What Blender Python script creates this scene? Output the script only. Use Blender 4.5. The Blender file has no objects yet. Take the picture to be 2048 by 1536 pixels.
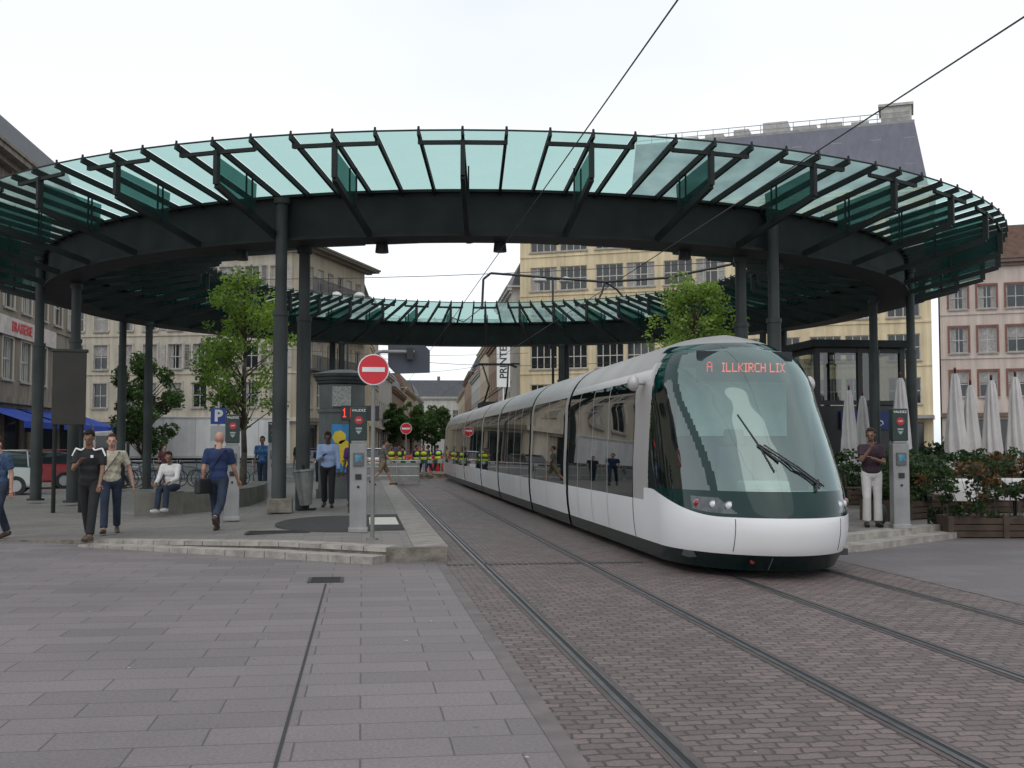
import bpy, math, random
from mathutils import Vector, Matrix
random.seed(7)
D2R=math.radians
sc=bpy.context.scene
COL=sc.collection
# ---------------------------------------------------------------- materials
def srgb(r,g,b):
    f=lambda c:(c/255/12.92) if c/255<=.04045 else ((c/255+.055)/1.055)**2.4
    return (f(r),f(g),f(b))
MATS={}
def M(name,col=(.5,.5,.5),rough=.6,metal=0.,var=.18,scale=2.5,bump=0.,bscale=30,emit=None,spec=.5,detail=4,streak=0.):
    if name in MATS: return MATS[name]
    m=bpy.data.materials.new(name); m.use_nodes=True; nt=m.node_tree; b=nt.nodes['Principled BSDF']
    b.inputs['Roughness'].default_value=rough; b.inputs['Metallic'].default_value=metal
    b.inputs['Specular IOR Level'].default_value=spec
    tc=nt.nodes.new('ShaderNodeTexCoord')
    n=nt.nodes.new('ShaderNodeTexNoise'); n.inputs['Scale'].default_value=scale; n.inputs['Detail'].default_value=detail
    nt.links.new(tc.outputs['Object'],n.inputs['Vector'])
    r=nt.nodes.new('ShaderNodeValToRGB')
    r.color_ramp.elements[0].position=.3; r.color_ramp.elements[1].position=.7
    r.color_ramp.elements[0].color=tuple(c*(1-var) for c in col)+(1,)
    r.color_ramp.elements[1].color=tuple(min(1,c*(1+var)) for c in col)+(1,)
    nt.links.new(n.outputs['Fac'],r.inputs['Fac']); out=r.outputs['Color']
    if streak:
        mp=nt.nodes.new('ShaderNodeMapping'); mp.inputs['Scale'].default_value=(2.2,2.2,.18); nt.links.new(tc.outputs['Object'],mp.inputs[0])
        n3=nt.nodes.new('ShaderNodeTexNoise'); n3.inputs['Scale'].default_value=1.2; n3.inputs['Detail'].default_value=6; nt.links.new(mp.outputs[0],n3.inputs['Vector'])
        mr=nt.nodes.new('ShaderNodeMapRange'); mr.inputs[1].default_value=.35; mr.inputs[2].default_value=.65; mr.inputs[3].default_value=1-streak; mr.inputs[4].default_value=1+streak*.5; nt.links.new(n3.outputs['Fac'],mr.inputs[0])
        s=nt.nodes.new('ShaderNodeVectorMath'); s.operation='SCALE'; nt.links.new(out,s.inputs[0]); nt.links.new(mr.outputs[0],s.inputs['Scale']); out=s.outputs[0]
    nt.links.new(out,b.inputs['Base Color'])
    if bump:
        n2=nt.nodes.new('ShaderNodeTexNoise'); n2.inputs['Scale'].default_value=bscale; n2.inputs['Detail'].default_value=5
        nt.links.new(tc.outputs['Object'],n2.inputs['Vector'])
        bp=nt.nodes.new('ShaderNodeBump'); bp.inputs['Strength'].default_value=bump; bp.inputs['Distance'].default_value=.02
        nt.links.new(n2.outputs['Fac'],bp.inputs['Height']); nt.links.new(bp.outputs['Normal'],b.inputs['Normal'])
    if emit:
        b.inputs['Emission Color'].default_value=tuple(emit[:3])+(1,); b.inputs['Emission Strength'].default_value=emit[3]
    MATS[name]=m; return m
def glassmat(name,tint,base,k=.6,rough=.02,glossc=(1,1,1),diff=0.,diffc=(0,0,0),trans=False):
    m=bpy.data.materials.new(name); m.use_nodes=True; nt=m.node_tree; L=nt.links
    for n in list(nt.nodes): nt.nodes.remove(n)
    o=nt.nodes.new('ShaderNodeOutputMaterial'); t=nt.nodes.new('ShaderNodeBsdfTransparent'); g=nt.nodes.new('ShaderNodeBsdfGlossy')
    t.inputs['Color'].default_value=tint+(1,); g.inputs['Roughness'].default_value=rough; g.inputs['Color'].default_value=glossc+(1,)
    ge=nt.nodes.new('ShaderNodeNewGeometry'); dt=nt.nodes.new('ShaderNodeVectorMath'); dt.operation='DOT_PRODUCT'; L.new(ge.outputs['Incoming'],dt.inputs[0]); L.new(ge.outputs['Normal'],dt.inputs[1])
    def mth(op,a,b=None,c=None):
        n=nt.nodes.new('ShaderNodeMath'); n.operation=op
        for i,v in enumerate((a,b,c)):
            if v is None: continue
            if isinstance(v,(int,float)): n.inputs[i].default_value=v
            else: L.new(v,n.inputs[i])
        return n.outputs[0]
    fac=mth('MULTIPLY_ADD',mth('POWER',mth('SUBTRACT',1.,mth('ABSOLUTE',dt.outputs['Value'])),5.),k,base)
    mx=nt.nodes.new('ShaderNodeMixShader'); src=t.outputs[0]
    if diff:
        d=nt.nodes.new('ShaderNodeBsdfTranslucent' if trans else 'ShaderNodeBsdfDiffuse'); d.inputs['Color'].default_value=diffc+(1,)
        tc=nt.nodes.new('ShaderNodeTexCoord'); n=nt.nodes.new('ShaderNodeTexNoise'); n.inputs['Scale'].default_value=1.3; n.inputs['Detail'].default_value=5
        L.new(tc.outputs['Object'],n.inputs['Vector'])
        mr=nt.nodes.new('ShaderNodeMapRange'); mr.inputs[1].default_value=.3; mr.inputs[2].default_value=.75; mr.inputs[3].default_value=diff*.6; mr.inputs[4].default_value=diff*1.4
        L.new(n.outputs['Fac'],mr.inputs[0])
        m2=nt.nodes.new('ShaderNodeMixShader'); L.new(mr.outputs[0],m2.inputs[0])
        L.new(t.outputs[0],m2.inputs[1]); L.new(d.outputs[0],m2.inputs[2]); src=m2.outputs[0]
    L.new(fac,mx.inputs[0]); L.new(src,mx.inputs[1]); L.new(g.outputs[0],mx.inputs[2])
    L.new(mx.outputs[0],o.inputs[0]); return m
def brickmat(name,c1,c2,cm,bw,rh,mortar,distort=0.,rough=.7,bump=.5,big=.15,offset=.5,dscale=4.,smooth=.3,spots=0.):
    m=bpy.data.materials.new(name); m.use_nodes=True; nt=m.node_tree; b=nt.nodes['Principled BSDF']; L=nt.links
    b.inputs['Specular IOR Level'].default_value=.35
    tc=nt.nodes.new('ShaderNodeTexCoord'); vec=tc.outputs['Object']
    if distort:
        n=nt.nodes.new('ShaderNodeTexNoise'); n.inputs['Scale'].default_value=dscale; n.inputs['Detail'].default_value=3
        L.new(vec,n.inputs['Vector'])
        s=nt.nodes.new('ShaderNodeVectorMath'); s.operation='SUBTRACT'; s.inputs[1].default_value=(.5,.5,.5); L.new(n.outputs['Color'],s.inputs[0])
        k=nt.nodes.new('ShaderNodeVectorMath'); k.operation='SCALE'; k.inputs['Scale'].default_value=distort; L.new(s.outputs[0],k.inputs[0])
        a=nt.nodes.new('ShaderNodeVectorMath'); a.operation='ADD'; L.new(vec,a.inputs[0]); L.new(k.outputs[0],a.inputs[1]); vv=a.outputs[0]
    else: vv=vec
    br=nt.nodes.new('ShaderNodeTexBrick'); br.offset=offset
    L.new(vv,br.inputs['Vector']); br.inputs['Scale'].default_value=1.
    br.inputs['Brick Width'].default_value=bw; br.inputs['Row Height'].default_value=rh; br.inputs['Mortar Size'].default_value=mortar; br.inputs['Mortar Smooth'].default_value=smooth
    br.inputs['Color1'].default_value=c1+(1,); br.inputs['Color2'].default_value=c2+(1,); br.inputs['Mortar'].default_value=cm+(1,)
    n1=nt.nodes.new('ShaderNodeTexNoise'); n1.inputs['Scale'].default_value=.35; n1.inputs['Detail'].default_value=8; n1.inputs['Roughness'].default_value=.68; L.new(vec,n1.inputs['Vector'])
    n2=nt.nodes.new('ShaderNodeTexNoise'); n2.inputs['Scale'].default_value=45.; n2.inputs['Detail'].default_value=3; L.new(vec,n2.inputs['Vector'])
    def MR(src,a,b_,c,d):
        mr=nt.nodes.new('ShaderNodeMapRange'); mr.inputs[1].default_value=a; mr.inputs[2].default_value=b_; mr.inputs[3].default_value=c; mr.inputs[4].default_value=d; L.new(src,mr.inputs[0]); return mr.outputs[0]
    mu=nt.nodes.new('ShaderNodeMath'); mu.operation='MULTIPLY'; L.new(MR(n1.outputs['Fac'],.3,.7,1-big,1+big),mu.inputs[0]); L.new(MR(n2.outputs['Fac'],.3,.7,.82,1.18),mu.inputs[1]); fac=mu.outputs[0]
    if spots:
        v=nt.nodes.new('ShaderNodeTexVoronoi'); v.inputs['Scale'].default_value=1.7; L.new(vec,v.inputs['Vector'])
        m3=nt.nodes.new('ShaderNodeMath'); m3.operation='MULTIPLY'; L.new(fac,m3.inputs[0]); L.new(MR(v.outputs['Distance'],.02,.05,1-spots,1.),m3.inputs[1]); fac=m3.outputs[0]
    sc_=nt.nodes.new('ShaderNodeVectorMath'); sc_.operation='SCALE'; L.new(br.outputs['Color'],sc_.inputs[0]); L.new(fac,sc_.inputs['Scale'])
    L.new(sc_.outputs[0],b.inputs['Base Color']); L.new(MR(n1.outputs['Fac'],.2,.8,rough-.2,rough+.15),b.inputs['Roughness'])
    h=nt.nodes.new('ShaderNodeMath'); h.operation='MULTIPLY_ADD'; h.inputs[1].default_value=-1.; L.new(br.outputs['Fac'],h.inputs[0])
    q=nt.nodes.new('ShaderNodeMath'); q.operation='MULTIPLY'; q.inputs[1].default_value=.35; L.new(n2.outputs['Fac'],q.inputs[0]); L.new(q.outputs[0],h.inputs[2])
    bp=nt.nodes.new('ShaderNodeBump'); bp.inputs['Strength'].default_value=bump; bp.inputs['Distance'].default_value=.01; L.new(h.outputs[0],bp.inputs['Height']); L.new(bp.outputs[0],b.inputs['Normal'])
    MATS[name]=m; return m
# ---------------------------------------------------------------- mesh builder
class MB:
    def __init__(s): s.v=[]; s.f=[]; s.m=[]
    def add(s,vs,fs,mi=0):
        o=len(s.v); s.v+= [tuple(v) for v in vs]; s.f+=[tuple(i+o for i in f) for f in fs]; s.m+=[mi]*len(fs); return s
    def box(s,x0,x1,y0,y1,z0,z1,mi=0,mat=None):
        vs=[Vector(p) for p in [(x0,y0,z0),(x1,y0,z0),(x1,y1,z0),(x0,y1,z0),(x0,y0,z1),(x1,y0,z1),(x1,y1,z1),(x0,y1,z1)]]
        if mat: vs=[mat@v for v in vs]
        return s.add(vs,[(3,2,1,0),(4,5,6,7),(0,1,5,4),(1,2,6,5),(2,3,7,6),(3,0,4,7)],mi)
    def tube(s,p0,p1,r0,r1=None,n=10,mi=0,cap=True,flat=1.):
        r1=r0 if r1 is None else r1; p0=Vector(p0); p1=Vector(p1); d=(p1-p0)
        if d.length<1e-6: return s
        q=d.to_track_quat('Z','Y'); vs=[]
        for p,r in ((p0,r0),(p1,r1)):
            for k in range(n):
                a=2*math.pi*k/n; vs.append(p+q@Vector((r*math.cos(a),r*math.sin(a)*flat,0)))
        fs=[(k,(k+1)%n,n+(k+1)%n,n+k) for k in range(n)]
        if cap: fs+=[tuple(range(n))[::-1],tuple(range(n,2*n))]
        return s.add(vs,fs,mi)
    def path(s,pts,r,n=8,mi=0):
        for a,b in zip(pts,pts[1:]): s.tube(a,b,r,r,n,mi)
        return s
    def bar(s,p0,p1,w,h,mi=0,up=(0,0,1)):
        p0=Vector(p0); p1=Vector(p1); d=(p1-p0).normalized(); up=Vector(up); x=d.cross(up)
        if x.length<1e-4: x=d.cross(Vector((0,1,0)))
        x.normalize(); u=x.cross(d); vs=[]
        for p in (p0,p1):
            for a,b in ((-1,-1),(1,-1),(1,1),(-1,1)): vs.append(p+x*w/2*a+u*h/2*b)
        return s.add(vs,[(3,2,1,0),(4,5,6,7),(0,1,5,4),(1,2,6,5),(2,3,7,6),(3,0,4,7)],mi)
    def sph(s,c,r,n=12,mi=0,mat=None):
        if not hasattr(r,'__len__'): r=(r,r,r)
        c=Vector(c); vs=[]; m=n//2
        for i in range(1,m):
            t=math.pi*i/m
            for k in range(n):
                a=2*math.pi*k/n; vs.append(Vector((r[0]*math.sin(t)*math.cos(a),r[1]*math.sin(t)*math.sin(a),r[2]*math.cos(t))))
        vs+= [Vector((0,0,r[2])),Vector((0,0,-r[2]))]
        if mat: vs=[mat@v for v in vs]
        vs=[c+v for v in vs]; fs=[]
        for i in range(m-2):
            for k in range(n): fs.append((i*n+k,(i+1)*n+k,(i+1)*n+(k+1)%n,i*n+(k+1)%n))
        T=len(vs)-2; B=T+1
        for k in range(n): fs.append((T,k,(k+1)%n)); fs.append((B,(m-2)*n+(k+1)%n,(m-2)*n+k))
        return s.add(vs,fs,mi)
    def lathe(s,prof,n=24,mi=0,fl=None,c=(0,0,0)):
        vs=[]
        for r,z in prof:
            for k in range(n):
                a=2*math.pi*k/n; rr=r*(fl(a,z) if fl else 1); vs.append((c[0]+rr*math.cos(a),c[1]+rr*math.sin(a),c[2]+z))
        fs=[(i*n+k,i*n+(k+1)%n,(i+1)*n+(k+1)%n,(i+1)*n+k) for i in range(len(prof)-1) for k in range(n)]
        return s.add(vs,fs,mi)
    def prism(s,poly,z0,z1,mi=0):
        n=len(poly); vs=[(x,y,z0) for x,y in poly]+[(x,y,z1) for x,y in poly]
        return s.add(vs,[(k,(k+1)%n,n+(k+1)%n,n+k) for k in range(n)]+[tuple(range(n))[::-1],tuple(range(n,2*n))],mi)
    def side(s,poly,x0,x1,mi=0):
        n=len(poly); vs=[(x0,y,z) for y,z in poly]+[(x1,y,z) for y,z in poly]
        return s.add(vs,[(k,(k+1)%n,n+(k+1)%n,n+k) for k in range(n)]+[tuple(range(n))[::-1],tuple(range(n,2*n))],mi)
    def mesh(s,name,mats,smooth=False):
        me=bpy.data.meshes.new(name); me.from_pydata(s.v,[],s.f)
        for m in mats: me.materials.append(m)
        me.polygons.foreach_set('material_index',s.m)
        if smooth: me.polygons.foreach_set('use_smooth',[True]*len(s.f))
        me.update(); return me
    def obj(s,name,mats,parent=None,loc=(0,0,0),rot=0.,smooth=False,bevel=0.):
        if not isinstance(mats,(list,tuple)): mats=[mats]
        o=bpy.data.objects.new(name,s.mesh(name,mats,smooth)); COL.objects.link(o)
        o.location=loc; o.rotation_euler[2]=rot
        if parent: o.parent=parent
        if bevel:
            b=o.modifiers.new('bevel','BEVEL'); b.width=bevel; b.segments=2; b.limit_method='ANGLE'
        return o
    def split(s,name,mat,parent,smooth=True):
        key={}; vs=[]; mp=[]
        for v in s.v:
            k=(round(v[0],4),round(v[1],4),round(v[2],4))
            if k not in key: key[k]=len(vs); vs.append(v)
            mp.append(key[k])
        par=list(range(len(vs)))
        def find(a):
            while par[a]!=a: par[a]=par[par[a]]; a=par[a]
            return a
        F=[]
        for f in s.f:
            g=[]
            for i in f:
                if mp[i] not in g: g.append(mp[i])
            if len(g)<3: continue
            F.append(g)
            for i in g[1:]:
                a,b_=find(g[0]),find(i)
                if a!=b_: par[a]=b_
        groups={}
        for f in F: groups.setdefault(find(f[0]),[]).append(f)
        out=[]
        for fs in groups.values():
            ids={}; b=MB(); vv=[]
            for f in fs:
                for i in f:
                    if i not in ids: ids[i]=len(vv); vv.append(vs[i])
            b.add(vv,[tuple(ids[i] for i in f) for f in fs]); out.append(b.obj(name,mat,parent,smooth=smooth))
        return out
def tag(o,label,cat,group=None,kind=None):
    if label: o['label']=label
    if cat: o['category']=cat
    if group: o['group']=group
    if kind: o['kind']=kind
    return o
def empty(name,label,cat,loc,rot=0.,group=None):
    e=bpy.data.objects.new(name,None); COL.objects.link(e); e.location=loc; e.rotation_euler[2]=rot; e.empty_display_size=.3
    return tag(e,label,cat,group)
def dup(root,loc,rot=None,label=None,scale=None):
    def cp(o,par):
        n=o.copy(); COL.objects.link(n)
        if par is not None: n.parent=par
        for c in o.children: cp(c,n)
        return n
    kids=list(root.children)
    n=root.copy(); COL.objects.link(n); n.location=loc
    if rot is not None: n.rotation_euler[2]=rot
    if label: n['label']=label
    if scale: n.scale=(scale,)*3
    for c in kids: cp(c,n)
    return n
def eval_mesh(o):
    dg=bpy.context.evaluated_depsgraph_get(); return bpy.data.meshes.new_from_object(o.evaluated_get(dg))
def text(s,size,loc,mat,parent=None,name='lettering',rot=(90,0,0),ext=.004,align='CENTER',sx=1.,bold=0.):
    c=bpy.data.curves.new('t','FONT'); c.body=s; c.size=size; c.extrude=ext; c.align_x=align; c.align_y='CENTER'; c.resolution_u=3; c.offset=bold
    t=bpy.data.objects.new('t',c); COL.objects.link(t); bpy.context.view_layer.update()
    me=eval_mesh(t); bpy.data.objects.remove(t); me.materials.clear(); me.materials.append(mat)
    o=bpy.data.objects.new(name,me); COL.objects.link(o); o.location=loc; o.rotation_euler=[D2R(a) for a in rot]; o.scale=(sx,1,1)
    if parent: o.parent=parent
    return o
FONT5={'A':'01110 10001 10001 11111 10001 10001 10001','I':'111 010 010 010 010 010 111','L':'10000 10000 10000 10000 10000 10000 11111','K':'10001 10010 10100 11000 10100 10010 10001','R':'11110 10001 10001 11110 10100 10010 10001','C':'01111 10000 10000 10000 10000 10000 01111','H':'10001 10001 10001 11111 10001 10001 10001','X':'10001 01010 00100 00100 00100 01010 10001',' ':'00 00 00 00 00 00 00','1':'010 110 010 010 010 010 111','M':'10001 11011 10101 10001 10001 10001 10001','N':'10001 11001 10101 10011 10001 10001 10001'}
def dots(s,x0,y,z0,px,mat,parent,name):
    b=MB(); x=x0
    for ch in s:
        rows_=FONT5[ch].split(); w=len(rows_[0])
        for r,row in enumerate(rows_):
            for c,v in enumerate(row):
                if v=='1':
                    cx=x+c*px; cz=z0+(6-r)*px*1.25; b.box(cx,cx+px*.9,y-.006,y,cz,cz+px*1.1)
        x+=(w+1)*px
    return b.obj(name,mat,parent)
steel=M('dark_green_steel',(.017,.020,.019),.6,0,.3,1.5,spec=.22)
steel2=M('grey_green_column_paint',(.040,.046,.044),.55,0,.35,1.,streak=.35,spec=.3)
black=M('matt_black',(.015,.015,.016),.5,0,.2)
rubber=M('black_rubber',(.02,.02,.02),.7,0,.2)
white=M('white_paint',(.78,.78,.76),.35,0,.05,1.5)
chrome=M('brushed_metal',(.4,.4,.4),.35,.8,.1)
grey=M('light_grey_paint',(.42,.42,.41),.5,.1,.08)
red=M('red_paint',(.55,.02,.03),.4,0,.08)
# ---------------------------------------------------------------- people
def remesh(mb,voxel,name,mat,smooth=3):
    o=mb.obj('tmp',mat); r=o.modifiers.new('r','REMESH'); r.mode='VOXEL'; r.voxel_size=voxel; r.use_smooth_shade=True
    if smooth:
        s=o.modifiers.new('s','SMOOTH'); s.factor=.5; s.iterations=smooth
    bpy.context.view_layer.update(); me=eval_mesh(o); bpy.data.objects.remove(o)
    me.name=name; me.materials.clear(); me.materials.append(mat); me.polygons.foreach_set('use_smooth',[True]*len(me.polygons))
    n=bpy.data.objects.new(name,me); COL.objects.link(n); return n
def rcone(mb,p0,p1,r0,r1):
    mb.tube(p0,p1,r0,r1,14); mb.sph(p0,r0,12); mb.sph(p1,r1,12)
def person(label,loc,heading,skin,shirt_m,trouser_m,shoe_m,hair_m,H=1.75,legs=((20,5),(-18,15)),arms=((10,8,15,0),(-10,8,15,0)),
           sleeve='short',lean=3,headpitch=0,headyaw=0,hair='short',shorts=False,detail=1,group=None,female=False,vest=None):
    s=H/1.75; e=empty('person',label,'person',loc,D2R(heading),group)
    V=Vector
    def leg(sx,a,k):
        hip=V((sx*.09,0,0)); a=D2R(a); k=D2R(k)
        kn=hip+V((sx*.01,math.sin(a),-math.cos(a)))*.42; an=kn+V((0,math.sin(a-k),-math.cos(a-k)))*.41
        p=max(0,-(a-k))*.75; toe=an+V((sx*.02,math.cos(p)*.17,-math.sin(p)*.17-.035)); heel=an+V((0,-.05*math.cos(p),-.05+.05*math.sin(p)))
        return hip,kn,an,toe,heel
    Ls=[leg(-1,*legs[0]),leg(1,*legs[1])]
    low=min(min(l[3].z,l[4].z) for l in Ls)-.035
    P=V((0,0,-low))
    Ls=[[q+P for q in l] for l in Ls]
    le=D2R(lean)
    def T(x,y,z): return P+V((x,y*math.cos(le)+z*math.sin(le),z*math.cos(le)-y*math.sin(le)))
    sw=.165 if female else .185
    neck0=T(0,-.01,.50); neck1=T(0,.01,.575); hc=T(0,.03,.68)
    hm=Matrix.Translation(hc)@Matrix.Rotation(D2R(headyaw),4,'Z')@Matrix.Rotation(D2R(headpitch),4,'X')
    As=[]
    for sx,(a,b,el,inn) in zip((-1,1),arms):
        sh=T(sx*sw,-.01,.455); a=D2R(a); b=D2R(b); el=D2R(el); inn=D2R(inn)
        eb=sh+V((sx*math.sin(b),math.sin(a)*math.cos(b),-math.cos(a)*math.cos(b)))*.285
        fd=V((sx*math.sin(b)*.6-sx*math.sin(inn)*1.2,math.sin(a+el)*math.cos(inn),-math.cos(a+el)*math.cos(inn))).normalized()
        wr=eb+fd*.245; As.append((sx,sh,eb,wr,fd))
    mb=MB()
    mb.sph(T(0,0,.03),(.15,.10,.12)); mb.sph(T(0,0,.18),(.13,.09,.16)); mb.sph(T(0,.0,.36),(.15,.10,.16)); rcone(mb,T(-.12,-.01,.45),T(.12,-.01,.45),.06,.06)
    rcone(mb,neck0,neck1,.058,.052)
    def he(c,r,n=14):
        vs0=len(mb.v); mb.sph(c,r,n)
        for i in range(vs0,len(mb.v)): mb.v[i]=tuple(hm@V(mb.v[i]))
    he((0,-.01,.02),(.076,.095,.098)); he((0,.03,-.045),(.055,.06,.068)); he((0,.098,-.02),(.013,.02,.026)); he((0,.085,.018),(.045,.015,.012))
    he((.078,-.005,-.015),(.012,.02,.032),8); he((-.078,-.005,-.015),(.012,.02,.032),8); he((0,.09,-.062),(.025,.012,.012),8)
    for l in Ls:
        rcone(mb,l[0],l[1],.08,.055); rcone(mb,l[1],l[2],.056,.038); rcone(mb,l[4],l[3],.035,.032)
    for sx,sh,eb,wr,fd in As:
        rcone(mb,sh,eb,.048,.038); rcone(mb,eb,wr,.038,.026)
        mb.sph(wr+fd*.05,(.036,.022,.05) ,10,0,fd.to_track_quat('Z','Y').to_matrix().to_4x4())
    body=remesh(mb,.013 if detail else .022,'body',skin,2); body.parent=e
    if detail:
        fb=MB()
        for sx,sh,eb,wr,fd in As:
            q=fd.to_track_quat('Z','Y')
            for i,(off,ln) in enumerate(((-.026,.062),(-.009,.074),(.009,.078),(.025,.068))):
                p0=wr+fd*.085+q@V((off,0,0)); p1=p0+fd*ln*.5; p2=p1+(q@V((0,-.4,.9)))*ln*.5
                fb.tube(p0,p1,.0095,.009,6); fb.tube(p1,p2,.009,.006,6)
            p0=wr+fd*.04+q@V((-.03*sx,-.005,0)); p1=p0+q@V((-.022*sx,-.015,.03)); fb.tube(p0,p1,.011,.01,6); fb.tube(p1,p1+q@V((-.002*sx,-.01,.03)),.01,.007,6)
        me=body.data; n0=len(me.vertices)
        vs=[tuple(v.co) for v in me.vertices]+fb.v; fs=[tuple(p.vertices) for p in me.polygons]+[tuple(i+n0 for i in f) for f in fb.f]
        m2=bpy.data.meshes.new('body'); m2.from_pydata(vs,[],fs); m2.materials.append(skin); m2.polygons.foreach_set('use_smooth',[True]*len(fs)); body.data=m2
        for sx in (-1,1):
            b=MB(); b.sph((0,0,0),(.012,.006,.007),8); b.obj('eye',black,e,hm@V((sx*.031,.083,0)))
        b=MB(); b.sph((0,0,0),(.024,.006,.005),8); b.obj('mouth',M('lip',(.25,.08,.07)),e,hm@V((0,.101,-.062)))
    mb=MB(); g=.018
    mb.sph(T(0,0,.05),(.158+g*.5,.115+g,.13)); mb.sph(T(0,0,.19),(.145+g,.105+g,.17)); mb.sph(T(0,0,.36),(.16+g,.112+g,.165)); rcone(mb,T(-.13,-.01,.455),T(.13,-.01,.455),.068,.068)
    for sx,sh,eb,wr,fd in As:
        if sleeve=='long': rcone(mb,sh,eb,.066,.054); mb.sph(eb,.054,12); mb.tube(eb,eb.lerp(wr,.93),.053,.042,14)
        else: mb.sph(sh,.067,12); mb.tube(sh,sh.lerp(eb,.72),.066,.064,14)
    remesh(mb,.014 if detail else .024,'shirt',shirt_m,2).parent=e
    if vest:
        mb=MB(); g=.034
        mb.sph(T(0,0,.10),(.15+g,.112+g,.14)); mb.sph(T(0,0,.36),(.16+g,.115+g,.14)); remesh(mb,.024,'high_visibility_vest',vest,2).parent=e
    mb=MB(); mb.sph(T(0,0,.0),(.166,.122,.125))
    for l in Ls:
        if shorts: mb.sph(l[0],.095,12); mb.tube(l[0],l[0].lerp(l[1],.95),.096,.085,14)
        else: rcone(mb,l[0],l[1],.094,.072); mb.tube(l[1],l[1].lerp(l[2],.97),.07,.064 if not female else .075,14)
    remesh(mb,.014 if detail else .024,'shorts' if shorts else 'trousers',trouser_m,2).parent=e
    for l in Ls:
        mb=MB(); d=(l[3]-l[4]).normalized()
        rcone(mb,l[4],l[4].lerp(l[3],.6),.044,.042); rcone(mb,l[4].lerp(l[3],.6),l[3]+d*.03,.042,.03)
        mb.box(-.04,.04,-.09,.15,-.04,-.022,0,Matrix.Translation(l[4].lerp(l[3],.4))@d.to_track_quat('Y','Z').to_matrix().to_4x4())
        remesh(mb,.014,'shoe',shoe_m,1).parent=e
    if hair!='bald':
        n=24; r=(.080,.099,.102) if hair!='bob' else (.088,.106,.108)
        c=V((0,-.014,.028)); t=MB(); t.sph(c,r,n); vs=[V(v) for v in t.v]
        def keep(f):
            cc=sum((vs[i] for i in f),V())/len(f)
            if cc.z<-.045: return False
            if hair=='bob': return not (cc.y>.03 and cc.z<.06)
            return not ((cc.y>.03 and cc.z<.07) or (cc.y>-.012 and cc.z<.03) or cc.z<-.03)
        rv=random.Random(3); vv=[hm@(v+V([rv.uniform(-.002,.002) for _ in range(3)])) for v in vs]
        mb=MB(); mb.v=[tuple(v) for v in vv]; mb.f=[f for f in t.f if keep(f)]; mb.m=[0]*len(mb.f)
        o=mb.obj('hair',hair_m,e,smooth=True); so=o.modifiers.new('so','SOLIDIFY'); so.thickness=.010; so.offset=-.3
    e.scale=(s,s,s)
    return e,dict(P=P,A=As,L=Ls,T=T)
skinL=M('skin_light',(.42,.23,.165),.5,0,.08,8); skinD=M('skin_dark',(.08,.04,.026),.45,0,.1,8); skinM=M('skin_brown',(.19,.10,.065),.5,0,.1,8)
hairB=M('hair_dark',(.014,.010,.009),.7,0,.3,30,spec=.2); hairBr=M('hair_brown',(.04,.022,.014),.7,0,.3,30,spec=.2)
jean=M('denim_navy',(.016,.025,.048),.85,0,.4,5,.8,10); blk=M('black_cloth',(.010,.010,.012),.8,0,.3,5,.8,9)
blueT=M('navy_blue_cotton',(.011,.026,.085),.85,0,.2,6,.8,9); lblue=M('light_blue_cotton',(.28,.36,.55),.8,0,.12,6,.8,9)
cream=M('cream_checked_cotton',(.38,.35,.27),.85,0,.4,18,.8,9); whitec=M('white_cloth',(.58,.56,.55),.85,0,.08,6,.8,9)
khaki=M('khaki_cloth',(.20,.15,.09),.85); shoeb=M('brown_leather',(.05,.03,.02),.5); shoew=M('white_trainer',(.55,.55,.55),.5)
purple=M('purple_cloth',(.08,.02,.13),.85); vesty=M('yellow_high_visibility',(.50,.68,.04),.7); dred=M('dark_red_cloth',(.13,.035,.045),.85)
A,ia=person('man in black tracksuit top walking, looking at his hands',(-4.38,19.1,.06),172,skinM,blk,blk,M('brown_sandal',(.10,.06,.04)),hairB,H=1.86,
  legs=((18,4),(-12,10)),arms=((12,6,25,0),(25,4,100,35)),headpitch=-25,lean=4)
for sx in (-1,1):
    b=MB(); b.path([ia['T'](sx*.07,.06,.52),ia['T'](sx*.10,.085,.49),ia['T'](sx*.2,.04,.515)],.013,6); b.path([ia['T'](sx*.2,.04,.515),ia['T'](sx*.255,.05,.40)],.013,6); b.obj('white_shoulder_stripe',white,A)
b=MB(); b.box(-.02,.02,-.008,.008,-.02,.02); b.obj('chest_emblem',white,A,ia['T'](-.08,.135,.40))
B,ib=person('man in cream checked shirt with shoulder bag walking',(-4.35,20.5,.07),190,skinL,cream,jean,shoeb,hairBr,H=1.8,
  legs=((-14,12),(20,4)),arms=((-15,22,20,0),(15,10,35,0)),lean=3)
b=MB(); b.bar(ib['T'](-.13,.12,.5),ib['T'](.0,.155,.3),.035,.008); b.bar(ib['T'](.0,.155,.3),ib['T'](.16,.13,.05),.035,.008); b.bar(ib['T'](-.13,.12,.5),ib['T'](-.12,-.1,.48),.035,.008); b.obj('shoulder_strap',black,B)
C,ic=person('bald man in navy T-shirt and jeans walking away',(-2.44,19.8,.15),-8,skinL,blueT,jean,shoeb,hairB,H=1.8,
  legs=((22,4),(-22,38)),arms=((-8,10,30,0),(18,10,20,0)),hair='bald')
b=MB(); b.bar(ic['T'](.13,-.135,.48),ic['T'](-.2,-.14,.02),.035,.008); b.bar(ic['T'](.13,.1,.48),ic['T'](-.19,.12,.02),.035,.008); b.bar(ic['T'](.13,-.135,.48),ic['T'](.13,.1,.48),.035,.01); b.obj('bag_strap',black,C)
bag=MB(); bag.box(-.19,.19,-.06,.06,-.26,0); t=bag.obj('shoulder_bag',black,None,(-2.66,19.66,1.06),D2R(60),bevel=.03); tag(t,"black shoulder bag hanging at the walking man's hip",'bag')
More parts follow.
